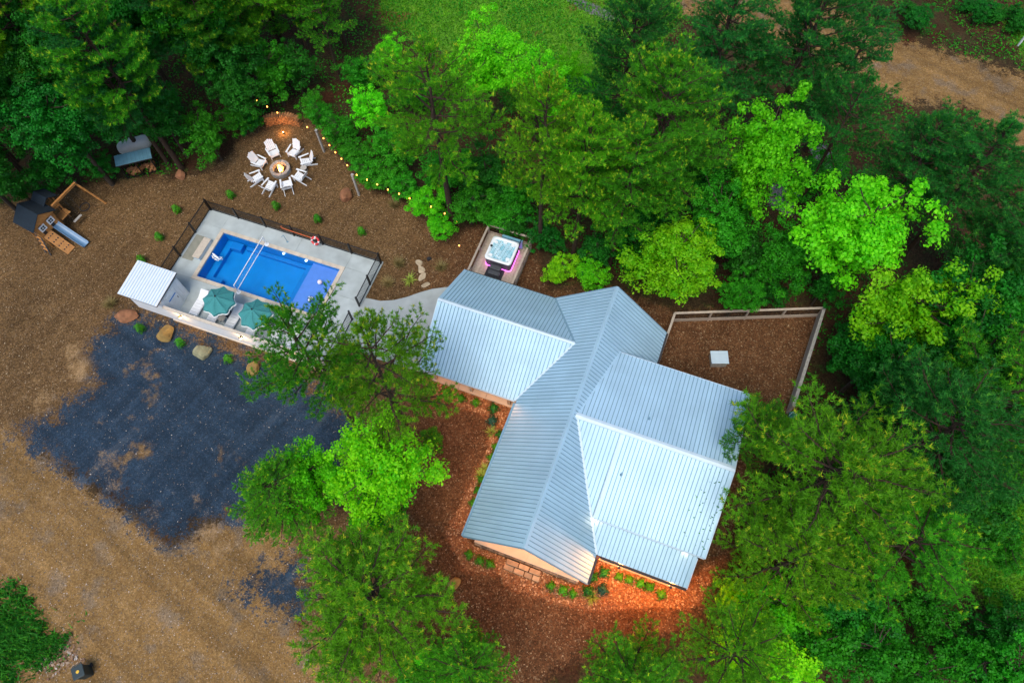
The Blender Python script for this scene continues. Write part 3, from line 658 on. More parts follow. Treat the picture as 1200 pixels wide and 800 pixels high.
# floats on the ledge
def ball(x, y, r, label, m1, m2):
    t = thing('beach_ball', PQ(x, y, -.1), PA, label, 'ball'); n = 16
    for k in range(6):
        prof = [(r*math.sin(math.pi*j/8), r-r*math.cos(math.pi*j/8)) for j in range(9)]
        mb = MB(); a0 = k*math.pi/3
        vs = [(p*math.cos(a0+i*math.pi/9), p*math.sin(a0+i*math.pi/9), z) for p, z in prof for i in range(4)]
        mb.add(vs, [(j*4+i, j*4+i+1, (j+1)*4+i+1, (j+1)*4+i) for j in range(8) for i in range(3)]); mb.build('ball_panel', (m1, m2)[k % 2], t, True)
mat('float_blue', (.03, .05, .45), .4); mat('float_pink', (.85, .70, .80), .4); ball(3.79, .52, .17, 'white and pale pink ball floating on the pool ledge', 'rope_white', 'float_pink'); ball(3.81, -.92, .21, 'blue and white ball floating on the pool ledge', 'rope_white', 'float_blue')
# volleyball net across the pool
net = thing('pool_net', PQ(-1.2, 0, .07), PA, 'white edged volleyball net stretched across the pool', 'net')
for y in (-2.1, 2.05): MB().tube([(0, y, 0), (0, y, 1.0)], .03, 8).lathe([(0, .06), (.16, .05), (.16, 0), (0, 0)], 14, (0, y, 0)).build('net_post', 'rope_white', net)
MB().box((0, -.02, .96), (.04, 4.15, .07)).build('top_tape', 'rope_white', net); MB().box((0, -.02, .3), (.04, 4.15, .05)).build('bottom_tape', 'rope_white', net)
m_ = MB()
for k in range(33): m_.box((0, -2.06+k*.128, .63), (.0015, .0015, .6))
for k in range(4): m_.box((0, -.02, .42+k*.13), (.0015, 4.1, .0015))
struct(m_.build('mesh', 'rope_white', net), 'stuff')
# deck bench (long white box) on a tan pad
bn = thing('deck_bench', PQ(-5.3, .1, .07), PA, 'long low white storage bench at the deep end of the pool', 'bench')
MB().box((0, 0, .17), (.5, 1.68, .3)).build('box', 'trim_white', bn, bev=.02); MB().box((0, 0, .35), (.56, 1.74, .05)).build('lid', 'coping', bn, bev=.015)
mat('olive_pad', (.25, .25, .20), .9, 0, .15, 3)
MB().box((-6.05, .1, .079), (.85, 2.1, .012)).build('x', 'olive_pad').name = 'rubber_mat'
o = bpy.data.objects['rubber_mat']; o.location = PQ(0, 0); o.rotation_euler = (0, 0, PA); tag(o, 'olive grey mat lying between the white bench and iron fence', 'mat')
# iron fence round the pool
fence = thing('pool_fence', PQ(0, 0), PA, 'black iron picket fence around the swimming pool deck', 'fence')
def fence_run(x0, y0, x1, y1, gap=2.3):
    L_ = math.hypot(x1-x0, y1-y0); n = max(1, round(L_/gap)); a = Vector((x0, y0, 0)); b = Vector((x1, y1, 0))
    for i in range(n+1):
        p = a.lerp(b, i/n); po = MB().box((p.x, p.y, .68), (.10, .10, 1.25)).build('post', 'black_metal', fence); MB().box((p.x, p.y, 1.33), (.10, .10, .04)).build('post_cap', 'black_metal', po)
    for i in range(n):
        p = a.lerp(b, i/n); q = a.lerp(b, (i+1)/n)
        for z in (.18, 1.2): MB().bar(p+Vector((0, 0, z)), q+Vector((0, 0, z)), .05, .05).build('rail', 'black_metal', fence)
        m_ = MB(); k = round((q-p).length/.11)
        for j in range(1, k): c = p.lerp(q, j/k); m_.box((c.x, c.y, .69), (.022, .022, 1.0))
        struct(m_.build('pickets', 'black_metal', fence), 'stuff')
fence_run(-6.62, 3.38, -6.62, -3.0); fence_run(-6.55, 3.38, 7.22, 3.38); fence_run(7.24, 3.3, 7.24, -.3, 1.8); fence_run(7.24, -1.4, 7.24, -5.2, 1.9)
# life ring and shepherd hook on the fence
t = thing('life_ring', PQ(2.25, 3.22, .62), PA, 'pink red life ring hanging on the pool fence', 'life ring')
def torus(R_, r, a0, a1, n=14, m=8):
    return MB().tube([(R_*math.cos(a0+(a1-a0)*i/n), -.02*0, R_*math.sin(a0+(a1-a0)*i/n)) for i in range(n+1)], r, m)
for k in range(4):
    torus(.27, .075, k*math.pi/2+.18, (k+1)*math.pi/2-.18).build('ring_section', 'buoy_red', t, True); torus(.27, .078, k*math.pi/2-.18, k*math.pi/2+.18, 5).build('band', 'rope_white', t, True)
t.rotation_euler = (rad(-35), 0, PA)
t = thing('rescue_pole', PQ(.9, 3.3, .75), PA, 'orange rescue pole hung along the pool fence', 'pole')
MB().tube([(-1.1, 0, .06), (1.0, 0, -.02)], .03, 8).build('shaft', 'pole_orange', t); MB().tube([(1.0, 0, -.02), (1.35, 0, -.03)], .03, 8).build('grip', 'rope_white', t); MB().tube([(-1.1, 0, .06), (-1.3, 0, .12), (-1.35, 0, .25), (-1.2, 0, .33)], .025, 8).build('hook', 'pole_orange', t)
t = thing('rail_pole', PQ(.1, 2.75, .07), PA, 'thin grey handrail pole standing on the pool deck', 'pole'); MB().tube([(0, 0, 0), (-.05, 0, .85), (-.05, -.25, .95)], .02, 8).build('bar', 'roof_seam', t); MB().lathe([(0, .02), (.07, .02), (.07, 0), (0, 0)], 10).build('base', 'roof_seam', t)
# white wall with sconces
wall = thing('privacy_wall', PQ(0, -5.42), PA, 'long white board wall with tan cap between pool and parking pad', 'wall')
me = None; xw0, xw1, nb = -4.4, 7.3, 39; bw = (xw1-xw0)/nb
for i in range(nb):
    if me is None: o = MB().box((0, 0, .95), (bw-.012, .09, 1.62)).build('board', 'white_paint', wall); me = o.data
    else: o = link('board', me, None, wall)
    o.location = (xw0+(i+.5)*bw, 0, 0)
MB().box(((xw0+xw1)/2, .01, 1.80), (xw1-xw0, .20, .06)).build('cap_rail', 'coping', wall); MB().box(((xw0+xw1)/2, -.01, .07), (xw1-xw0+.02, .16, .14)).build('base_rail', 'coping', wall)
for i in range(6): MB().box((xw0+.06+i*(xw1-xw0-.12)/5, .09, .9), (.12, .1, 1.8)).build('post', 'white_paint', wall)
def sconce(x, label, pw=16):
    t = thing('wall_sconce', PQ(x, -5.49, 1.45), PA, label, 'lamp', 'lit sconces on the white wall')
    MB().box((0, -.02, 0), (.12, .04, .2)).build('back_plate', 'black_metal', t); MB().lathe([(.02, .17), (.09, .13), (.1, .11), (.02, .15)], 10, (0, -.12, 0)).build('hood', 'black_metal', t)
    MB().lathe([(0, -.10), (.06, -.08), (.075, 0), (.07, .1), (0, .12)], 12, (0, -.12, 0)).build('bulb', 'lamp_glow', t, True); lamp(t, (0, -.28, -.02), pw, (1, .55, .2), .06)
sconce(-3.14, 'lit wall sconce on the white wall beside the white shed'); sconce(1.44, 'lit wall sconce on the white wall below the shaded loungers'); sconce(5.2, 'lit wall sconce on the white wall behind the pine crown', 18)
# shed
shed = thing('pool_shed', PQ(-5.85, -4.35), PA, 'small white board shed with white ribbed roof beside the pool', 'shed')
hx, hy = 1.4, 1.03
def wallboards(axis, c, lo, hi, z1):
    n = round((hi-lo)/.3); w = (hi-lo)/n
    for i in range(n):
        p = lo+(i+.5)*w
        MB().box((p, c, z1/2) if axis == 0 else (c, p, z1/2), (w-.012, .06, z1) if axis == 0 else (.06, w-.012, z1)).build('board', 'white_paint', shed)
wallboards(0, -hy, -hx, hx, 2.2); wallboards(0, hy, -hx, hx, 2.2); wallboards(1, -hx+.03, -hy+.04, hy-.04, 2.2); wallboards(1, hx-.03, -hy+.04, hy-.04, 2.2)
MB().box((0, 0, 1.08), (2*hx-.2, 2*hy-.2, 2.1)).build('core', 'trim_white', shed)
slope(shed, [(-1.52, -1.38), (1.48, -1.38), (1.48, 1.25), (-1.52, 1.25)], lambda x, y: 2.42+.06*(y+1.3), 0, .2, .03, 'white_roof', 'trim_white', 'roof', (.04, .045))
dr = MB().box((hx+.02, -.1, 1.0), (.04, .85, 1.9)).build('door', 'white_paint', shed); MB().tube([(hx+.06, .22, .95), (hx+.06, .22, 1.1)], .018, 6).build('handle', 'black_metal', dr)
sg = thing('door_sign', PQ(-5.85+hx+.055, -4.45, 1.5), PA, 'small blue strip sign on the white shed door', 'sign'); MB().box((0, 0, 0), (.012, .75, .10)).build('panel', 'blue_sign', sg)
t = thing('pump_drum', P(162, 352, 0), 0, 'dark pool pump drum standing behind the white shed', 'pump'); MB().lathe([(.26, 0), (.3, .1), (.3, .5), (.2, .62), (0, .64)], 18).build('drum', 'mat_black', t, True); MB().lathe([(.1, .62), (.1, .7), (0, .7)], 12).build('lid', 'tub_cab', t); MB().tube([(.2, 0, .1), (.6, 0, .1), (.8, .2, .1)], .04, 8).build('pipe', 'trim_white', t)

# umbrellas
def umbrella(x, y, rz, label):
    t = thing('pool_umbrella', PQ(x, y, .07), PA, label, 'umbrella', 'teal umbrellas by the pool')
    MB().tube([(0, 0, 0), (0, 0, 2.5)], .025, 8).build('pole', 'weathered', t); MB().lathe([(0, .12), (.25, .1), (.28, 0), (0, 0)], 18).build('base', 'tub_cab', t)
    c = MB(); tr = MB(); n = 8; R_ = 1.12
    top = (0, 0, 2.62); rim = []
    for k in range(n*6):
        a = 2*math.pi*k/(n*6); ph = (k % 6)/6; sag = math.sin(math.pi*ph)
        rr = R_*(1-.17*sag); rim.append((rr*math.cos(a), rr*math.sin(a), 1.98+.02*sag-.0))
    M_ = Matrix.Rotation(rz, 4, 'Z')
    mid = [(x_*.5, y_*.5, 2.31+.03*(1 if k % 6 == 0 else 0)-.02*math.sin(math.pi*(k % 6)/6)) for k, (x_, y_, z_) in enumerate(rim)]; m = len(rim)
    c.add([top]+mid+rim, [(0, 1+i, 1+(i+1) % m) for i in range(m)]+[(1+i, 1+m+i, 1+m+(i+1) % m, 1+(i+1) % m) for i in range(m)], M_).build('canopy', 'teal_canvas', t)
    val = [(x_*1.015, y_*1.015, 1.98-.13-.05*abs(math.sin(math.pi*k/3*1.5))) for k, (x_, y_, z_) in enumerate(rim)]; hem = [(x_*1.04, y_*1.04, z_-.045) for x_, y_, z_ in val]
    MB().add(rim+val, [(i, m+i, m+(i+1) % m, (i+1) % m) for i in range(m)], M_).build('valance', 'teal_canvas', t); MB().add(val+hem, [(i, m+i, m+(i+1) % m, (i+1) % m) for i in range(m)], M_).build('trim', 'canvas_trim', t)
    for k in range(n): MB().bar(M_@Vector((0, 0, 2.56)), M_@Vector(rim[k*6])-Vector((0, 0, .03)), .02).build('rib', 'weathered', t)
    MB().lathe([(.06, 2.6), (.06, 2.64), (.03, 2.7), (0, 2.72)], 10).build('finial', 'mat_black', t)
umbrella(-.94, -3.85, .2, 'teal scalloped umbrella over loungers, fully clear of the pine crown'); umbrella(1.82, -3.9, .35, 'teal scalloped umbrella partly hidden under the pine crown')
# loungers
def lounger(x, y, label):
    t = thing('sun_lounger', PQ(x, y, .07), PA, label, 'lounger', 'white loungers along the white wall')
    for k in range(5): MB().box((0, -.9+k*.22, .33), (.62, .2, .05)).build('seat_slat', 'white_paint', t)
    b = MB().box((0, .5, .42), (.62, .85, .07), 0, Matrix.Rotation(.42, 4, 'X')).build('backrest', 'white_paint', t, bev=.02)
    for sx_ in (-.31, .31): MB().box((sx_, -.15, .28), (.05, 1.75, .08)).build('side_rail', 'white_paint', t)
    for sx_ in (-.29, .29):
        for sy_ in (-.9, .6): MB().box((sx_, sy_, .13), (.06, .06, .26)).build('leg', 'white_paint', t)
for x, y, l in ((-3.15, -3.8, 'white lounger nearest the shed with no umbrella above'), (-1.75, -4.05, 'white lounger with only its foot showing from under the teal umbrella'), (-.35, -3.95, 'white lounger between the two teal umbrellas'), (1.25, -4.35, 'white lounger half hidden beneath the shaded umbrella'), (2.9, -3.95, 'white lounger hidden among pine branches by the wall'), (4.2, -3.95, 'white lounger farthest from the shed along the wall')): lounger(x, y, l)
t = thing('side_table', PQ(-1.05, -4.4, .07), PA, 'small grey side table between loungers under umbrella', 'table'); MB().prism(rrect(.45, .45, .06), .4, .44).build('top', 'weathered', t)
for a in (-.17, .17):
    for b in (-.17, .17): MB().box((a, b, .2), (.04, .04, .4)).build('leg', 'white_paint', t)

# concrete path between pool and house
pth = px((424, 349), (432, 350), (446, 353), (462, 352), (478, 348), (492, 343), (506, 339), (530, 336), (530, 352), (518, 400), (507, 440), (480, 432), (440, 420), (410, 404), (402, 388), (416, 362))
o = MB().prism(pth, -.1, .055).build('concrete_path', 'concrete'); struct(o)
# stepping stones
def rock(name, loc, s, m, label, cat, group=None, seed=0, flat=1, parts=None):
    r = np.random.RandomState(seed); n, k = 22, 14; vs = []
    ax = r.randn(13, 3); ax /= np.linalg.norm(ax, axis=1)[:, None]; am = .52+.36*r.rand(13)
    for j in range(k+1):
        for i in range(n):
            p = np.array([math.sin(math.pi*j/k)*math.cos(2*math.pi*i/n), math.sin(math.pi*j/k)*math.sin(2*math.pi*i/n), math.cos(math.pi*j/k)])
            f_ = 1
            for a, b in zip(ax, am): d = p@a; f_ = min(f_, b/d if d > .01 else 9)
            p = p*f_*1.22*(1+.012*r.randn()); vs.append((p[0]*s[0], p[1]*s[1], (p[2]*s[2]+s[2]*.55)))
    fs = [(j*n+i, (j+1)*n+i, (j+1)*n+(i+1) % n, j*n+(i+1) % n) for j in range(k) for i in range(n)]
    o = MB().add(vs, fs).build(name, m); o.location = tuple(loc); o.rotation_euler = (0, 0, r.rand()*6); return tag(o, label, cat, group)
for i, (a, b) in enumerate(((490.6, 308.4), (493.6, 316.6), (495.4, 325), (498.4, 334))):
    rock('stepping_stone', P(a, b), (.33, .22, .045), 'stepping', ('grey stepping stone beside the dark path light, top of the short row', 'tan stepping stone, second of the short row on wood chips', 'tan stepping stone, third of the short row on wood chips', 'tan stepping stone closest to the concrete path')[i], 'stepping stone', 'stepping stones by the path', i, .2)
for i, (a, b, s, m, l) in enumerate(((148.8, 372, (.85, .42, .32), 'rock_red', 'long flat reddish boulder beside the white shed'), (196.5, 392.6, (.55, .5, .45), 'rock_yellow', 'yellow brown boulder at the edge of the parking pad'), (239.8, 415.4, (.55, .52, .5), 'rock_grey', 'pale lichen covered boulder at the edge of the parking pad'), (299, 433.6, (.5, .4, .4), 'rock_yellow', 'tan boulder under the pine at the parking pad corner'), (408, 231, (.42, .5, .5), 'rock_red', 'rust red boulder beside the grey string light post'), (212, 207, (.4, .35, .35), 'rock_red', 'rust red boulder at the foot of the wooded edge'), (533, 682, (.4, .3, .25), 'rock_yellow', 'tan rock half hidden under the large pine'))): rock('boulder', P(a, b), s, m, l, 'boulder', None, 20+i)
rock('small_rock', P(503, 304), (.16, .14, .14), 'mat_black', 'small black stone by the stepping stones', 'rock', None, 5)

# ------------------------------------------------------------------ fire pit circle
fx, fy, _ = P(329, 199.5, .1)
fp = thing('fire_pit', (fx, fy, 0), 0, 'round grey stone fire pit ringed by white chairs', 'fire pit')
for row in range(2):
    for k in range(18):
        a0 = 2*math.pi*(k+.5*row)/18; a1 = a0+2*math.pi/18-.02; r0, r1 = .52, .76
        MB().prism([(r1*math.cos(a0), r1*math.sin(a0)), (r1*math.cos((a0+a1)/2), r1*math.sin((a0+a1)/2)), (r1*math.cos(a1), r1*math.sin(a1)), (r0*math.cos(a1), r0*math.sin(a1)), (r0*math.cos(a0), r0*math.sin(a0))], row*.2, row*.2+.195).build('stone_block', 'ring_stone', fp, bev=.015)
MB().lathe([(.53, .06), (.3, .1), (0, .12)], 24).build('ash_bed', 'ash', fp)
for k in range(5):
    a = k*1.26; o = MB().tube([(.3*math.cos(a), .3*math.sin(a), .14), (.03*math.cos(a), .03*math.sin(a), .42)], .05, 8).build('firewood', 'ash', fp)
fl = thing('camp_fire', (fx, fy, .12), 0, 'orange flames burning in the stone fire pit', 'fire')
for k in range(9):
    a = k*2.4; r = .16*(k % 3)/2; h = .34+.34*RS.rand()
    MB().tube([(r*math.cos(a), r*math.sin(a), 0), (r*math.cos(a)+.03, r*math.sin(a), h*.35), (r*math.cos(a)*.6, r*math.sin(a)*.6+.02, h*.75), (r*math.cos(a)*.4, r*math.sin(a)*.4+.02, h)], [.06, .10, .05, .004], 7).build('flame', 'flame_core' if k < 3 else 'flame', fl, True)
lamp(fl, (0, 0, .5), 30, (1, .45, .12), .15)
def adirondack():
    t = thing('adirondack_chair', (0, 0, 0), 0, 'x', 'chair', 'white chairs around the fire pit'); t.scale = (1.14, 1.14, 1.1)
    M1 = Matrix.Rotation(rad(-14), 4, 'X')            # seat falls to the rear (local +y = rear)
    for k in range(5): MB().box((0, -.30+k*.115, .37-.026*k), (.54, .105, .022), 0, M1).build('seat_slat', 'white_paint', t)
    for k in range(5):
        x = (k-2)*.115; hgt = .80-.05*abs(k-2)
        MB().box((x, .26+.17*hgt/.8*1.0, .28+hgt*.46), (.105, .022, hgt), 0, Matrix.Rotation(rad(-24), 4, 'X')).build('back_slat', 'white_paint', t)
    for s_ in (-1, 1):
        MB().prism([(s_*.30-.06, -.42), (s_*.30+.06, -.42), (s_*.36+.03, .30), (s_*.36-.05, .30)], .555, .58).build('armrest', 'white_paint', t)
        MB().box((s_*.30, -.32, .28), (.035, .10, .55)).build('leg', 'white_paint', t)
        MB().bar((s_*.28, -.34, .33), (s_*.28, .62, .03), .03, .11).build('rear_leg', 'white_paint', t)
    MB().box((0, -.36, .30), (.56, .025, .12)).build('apron', 'white_paint', t); MB().bar((-.34, .40, .52), (.34, .40, .52), .03, .06).build('back_rail', 'white_paint', t)
    return t
ch = [(320.3, 178.2, 'white slatted chair beyond the fire facing straight over the pit'), (344.7, 177.7, 'white slatted chair nearest the curved firewood stack'), (359.2, 189, 'white slatted chair on the string light post side'), (351.7, 207.2, 'white slatted chair with a small grey table beside it'), (336.2, 217.5, 'white slatted chair with its back to the pool, nearer the grey table'), (316.1, 218.4, 'white slatted chair with its back to the pool, nearer the swing set'), (300.6, 208.6, 'white slatted chair on the gas tank side, closer to the pool'), (303.9, 190.4, 'white slatted chair on the gas tank side, closer to the woods')]
c0 = adirondack()
for i, (a, b, l) in enumerate(ch):
    p = P(a, b, .35); o = c0 if i == 0 else copy_tree(c0); d = np.array([fx-p[0], fy-p[1]])
    o.location = (p[0], p[1], 0); o.rotation_euler = (0, 0, math.atan2(d[1], d[0])+math.pi/2+.12*RS.randn()); o['label'] = l
t = thing('side_table', P(357.5, 201, 0), .4, 'small grey side table beside a fire pit chair', 'table'); MB().lathe([(0, .46), (.24, .46), (.24, .42), (0, .42)], 16).build('top', 'weathered', t)
for k in range(3): a = k*2.1; MB().bar((.18*math.cos(a), .18*math.sin(a), .42), (.22*math.cos(a), .22*math.sin(a), 0), .04).build('leg', 'weathered', t)
# curved firewood stack
lg = thing('firewood_stack', P(333, 146, 0), 0, 'curved stack of split orange firewood lit behind the fire pit', 'firewood')
cx_, cy_, _ = P(331, 170, 0); lx, ly, _ = lg.location
me = MB().tube([(0, -.22, 0), (0, .22, 0)], [.095, .085], 7).build('log', 'log', lg, bev=0).data; bpy.data.objects.remove(lg.children[0])
for row in range(6):
    for k in range(15-row % 2):
        a = rad(62)+rad(56)*(k+.5*(row % 2))/14; R_ = 2.6
        o = link('log', me, None, lg); o.location = (R_*math.cos(a)*1.1, R_*math.sin(a)-2.4, .09+row*.155); o.rotation_euler = (RS.randn()*.1, RS.rand()*6, a-math.pi/2+RS.randn()*.08); s_ = .8+.35*RS.rand(); o.scale = (s_, 1+.2*RS.randn()*.5, s_)
t = thing('stack_lamp', (lx+.1, ly-.9, .0), 0, 'small black ground spotlight in front of the firewood stack', 'lamp'); MB().lathe([(0, 0), (.05, 0), (.05, .12), (.06, .16), (.04, .17)], 10).build('housing', 'black_metal', t); MB().lathe([(.04, .165), (0, .18)], 10).build('lens', 'lamp_glow', t); lamp(t, (0, 0, .3), 26, (1, .48, .15), .05)
# posts and string lights
for a, b, l in ((380, 178, 'grey square post with string lights nearer the firewood stack'), (421, 229, 'grey square post with string lights beside the red boulder')):
    t = thing('light_post', P(a, b), -.3, l, 'post', 'string light posts'); MB().box((0, 0, 1.2), (.14, .14, 2.4)).build('post', 'weathered', t, bev=.01); MB().box((0, 0, 2.42), (.18, .18, .05)).build('cap', 'weathered', t)
bl = [(279.5, 133.5), (284, 121), (288, 110), (301, 118), (313, 125), (325, 132), (360, 149), (379, 162), (386, 170), (393, 178.5), (400, 186), (407, 193.5), (418, 205), (430, 210.5), (442, 216), (454.5, 222), (467.6, 227), (480, 232.5), (505, 242), (521, 250), (535, 259), (538, 287.6)]
bp_ = [Vector(P(a, b, 2.35 if i < 20 else 1.6)) for i, (a, b) in enumerate(bl)]
bm_me = None
for p in bp_:
    if bm_me is None: o = MB().lathe([(0, -.08), (.04, -.06), (.05, -.02), (.03, .04), (.015, .07), (0, .07)], 10).build('string_bulb', 'bulb', None, True); bm_me = o.data
    else: o = link('string_bulb', bm_me, None)
    o.location = p; tag(o, 'small glowing amber bulb on the string of lights along the woods', 'bulb', 'string light bulbs')
m_ = MB()
for p, q in zip(bp_, bp_[1:]):
    m_.tube([p+Vector((0, 0, .09)), p.lerp(q, .5)+Vector((0, 0, .16)), q+Vector((0, 0, .09))], .008, 4)
tag(m_.build('string_light_cable', 'black_metal'), 'thin black cable carrying the amber bulbs along the woods', 'cable')

# ------------------------------------------------------------------ playset, tank, shelter, bin, box
ps = thing('playset', (-33.95, 29.0, 0), -.5, 'wooden playset with navy roofs, blue slide and climbing ramp', 'playset')
W_ = 'orange_wood'
def pb(nm, c, d, m=W_, **k): return MB().box(c, d).build(nm, m, ps, **k)
for x in (-1.5, 0):
    for y in (-.85, .75): pb('post', (x, y, 1.2), (.1, .1, 2.4))
for k in range(9): pb('platform_board', (-1.42+k*.168, -.05, 1.2), (.155, 1.6, .05))
for k in range(6): pb('wall_board', (0.0, -.8+k*.262+.06, 1.75), (.045, .25, 1.0), 'dark_trim' if k in (1, 4) else W_)
for y in (-.85, .75):
    for k in range(3): pb('rail_board', (-.75, y, 1.45+k*.3), (1.4, .04, .13), 'dark_trim')
for s_ in (-1, 1):
    MB().prism([(-1.75, 0), (.22, 0), (.22, s_*1.12), (-1.75, s_*1.12)] if s_ > 0 else [(-1.75, s_*1.12), (.22, s_*1.12), (.22, 0), (-1.75, 0)], lambda x, y: 3.12-.75*abs(y)-.04, lambda x, y: 3.12-.75*abs(y)).build('roof', 'navy_roof', ps)
MB().add([(.16, -.95, 2.3), (.16, .95, 2.3), (.16, 0, 3.02), (.12, -.95, 2.3), (.12, .95, 2.3), (.12, 0, 3.02)], [(0, 1, 2), (5, 4, 3), (0, 3, 4, 1), (1, 4, 5, 2), (2, 5, 3, 0)]).build('gable', W_, ps)
for y in (-.38, .36):
    w = MB().box((.05, y, 1.85), (.04, .5, .5)).build('window', 'rope_white', ps); MB().box((.072, y, 1.85), (.012, .3, .3)).build('pane', 'navy_roof', w); MB().box((.08, y, 1.85), (.012, .03, .3)).box((.08, y, 1.85), (.013, .3, .03)).build('muntin', 'rope_white', w)
# second small tower
for x in (-1.55, -.75):
    for y in (1.0, 1.75): pb('post', (x, y, 1.15), (.09, .09, 2.3))
for k in range(5): pb('platform_board', (-1.5+k*.18, 1.38, 1.5), (.165, .85, .045))
for s_ in (-1, 1):
    q = [(-1.8, 1.38), (-.55, 1.38), (-.55, 1.38+s_*.68), (-1.8, 1.38+s_*.68)]; MB().prism(q if s_ > 0 else q[::-1], lambda x, y: 2.85-.7*abs(y-1.38)-.04, lambda x, y: 2.85-.7*abs(y-1.38)).build('roof', 'navy_roof', ps)
for k in range(4): pb('deck_board', (-.55+k*.17, 1.38, 1.1), (.15, .85, .045))
# slide
n = 10; sl = MB(); prof = [(-.27, .16), (-.23, .02), (.23, .02), (.27, .16)]; vs = []
for i in range(n+1):
    t_ = i/n; x = .02+2.15*t_; z = 1.22*(1-t_)**1.15*1.0+.16*(t_ > .0)*t_
    vs += [(x, .42+y, z+h) for y, h in prof]+[(x, .42+y*1.08, z+h-.03) for y, h in prof]
fs = []
for i in range(n):
    for k in range(3): fs += [(i*8+k, (i+1)*8+k, (i+1)*8+k+1, i*8+k+1), (i*8+4+k, i*8+5+k, (i+1)*8+5+k, (i+1)*8+4+k)]
    fs += [(i*8, i*8+4, (i+1)*8+4, (i+1)*8), (i*8+3, (i+1)*8+3, (i+1)*8+7, i*8+7)]
sl.add(vs, fs).build('slide', 'slide_blue', ps, True)
rp = MB().bar((.0, -.45, 1.2), (1.45, -.45, .04), .72, .05).build('climbing_ramp', W_, ps)
for i in range(4):
    for j in range(3): t_ = (i+.7)/4.6; MB().lathe([(0, .05), (.04, .04), (.055, 0)], 8, (1.45*t_, -.45+(j-1)*.2, 1.2-1.16*t_+.025)).build('climbing_hold', 'navy_roof', rp)
for s_ in (-1.3, -.95): MB().bar((-.75 if s_ < -1 else -.2, -.88, 1.2), (-.1 if s_ < -1 else .4, -1.45, 0), .07).build('ladder_rail', 'dark_trim', ps)
for k in range(4): t_ = (k+.7)/5; MB().bar((-.75+.65*t_, -.88-.57*t_, 1.2*(1-t_)), (-.2+.6*t_, -.88-.57*t_, 1.2*(1-t_)), .11, .04).build('ladder_rung', W_, ps)
# swing beam
MB().bar((-.3, 1.2, 2.25), (-.3, 3.55, 2.25), .14, .18).build('swing_beam', W_, ps)
MB().bar((-.3, 3.5, 2.2), (.75, 3.9, 0), .1, .1).build('swing_leg', W_, ps); MB().bar((-.3, 3.5, 2.2), (-1.3, 3.9, 0), .1, .1).build('swing_leg', W_, ps); MB().box((-.3, 3.56, 2.25), (.2, .08, .24)).build('bracket', 'dark_trim', ps)
sw = MB().tube([(.35*math.cos(a)+.1, 2.75+.35*math.sin(a), .55) for a in np.linspace(0, 6.283, 17)], .035, 6).build('disc_swing', 'mat_black', ps)
for s_ in (-1, 1): MB().tube([(.1, 2.75+s_*.35, .55), (-.3, 2.75+s_*.2, 2.2)], .012, 4).build('rope', 'mat_black', sw)
sw = MB().box((.35, 1.75, .55), (.2, .75, .05)).build('glider_seat', 'weathered', ps, bev=.02)
for s_ in (-1, 1): MB().tube([(.35, 1.75+s_*.3, .55), (-.3, 1.75+s_*.3, 2.2)], .012, 4).build('rope', 'mat_black', sw)
# propane tank and its screen shelter
pk = thing('propane_tank', P(165, 187.5, 0), .16+.22, 'white horizontal gas tank behind the small blue roofed screen', 'tank')
MB().lathe([(0, -1.25), (.3, -1.2), (.48, -1.0), (.52, -.8), (.52, .8), (.48, 1.0), (.3, 1.2), (0, 1.25)], 20).build('vessel', 'tank_white', pk, True).rotation_euler = (0, rad(90), 0)
pk.children[0].location = (0, .95, .72)
MB().lathe([(.2, 0), (.2, .14), (.15, .2), (0, .22)], 16, (0, .95, 1.2)).build('dome', 'tank_white', pk, True)
for s_ in (-.7, .7): MB().box((s_, .95, .12), (.12, .6, .24)).build('foot', 'black_metal', pk)
sh = thing('screen_shelter', (-29.2, 34.75, 0), .3, 'small black framed lean-to with blue metal roof and wood chips inside', 'shelter')
for x in (-1.15, 0, 1.15):
    for y in (-.05, .65): MB().box((x, y, .72 if y < 0 else .77), (.08, .08, 1.42 if y < 0 else 1.54)).build('post', 'black_metal', sh)
for z in (.06, 1.42): MB().box((0, -.05, z), (2.4, .07, .08)).build('rail', 'black_metal', sh)
for x in (-1.15, 1.15): MB().box((x, .4, .06), (.07, .95, .08)).build('rail', 'black_metal', sh)
slope(sh, [(-1.32, -.1), (1.32, -.1), (1.32, .75), (-1.32, .75)], lambda x, y: 1.55+.22*(y+.1), 0, .3, .03, 'shelter_blue', 'shelter_blue', 'roof', (.03, .03))
m_ = MB()
for k in range(60):
    m_.tube([(-1.05+2.1*RS.rand(), .05+.6*RS.rand(), .1+.4*RS.rand()), (-1.05+2.1*RS.rand()*.98, .05+.6*RS.rand(), .15+.4*RS.rand())], .03, 5) if k < 4 else m_.box((-1.0+2.0*RS.rand(), .05+.65*RS.rand(), .08+.35*RS.rand()), (.3, .12, .1), RS.rand()*6)
fw = struct(m_.build('split_wood', 'log', sh), 'stuff')
tb = thing('trash_bin', P(103, 787, 0), .5, 'dark green wheeled bin with yellow sticker beside the driveway', 'bin')
MB().prism(rrect(.55, .6, .06), 0, .95).build('body', 'bin_green', tb, bev=.02); lid = MB().prism(rrect(.64, .7, .08), .95, 1.03).build('lid', 'bin_green', tb, bev=.03); MB().lathe([(0, .012), (.09, .01), (.09, 0)], 10, (0, 0, 1.03)).build('sticker', 'sticker', lid); MB().tube([(-.25, .4, .95), (.25, .4, .95)], .025, 8).build('handle', 'bin_green', tb)
for s_ in (-1, 1): MB().tube([(s_*.3, .25, .12), (s_*.36, .25, .12)], .12, 14).build('wheel', 'mat_black', tb)
bx_ = thing('well_box', P(843, 419, .6), 0.0, 'low box with white slatted lid on the fenced yard', 'box'); bx_.location.z = 0
MB().box((0, 0, .32), (1.0, .8, .64)).build('body', 'weathered', bx_, bev=.01)
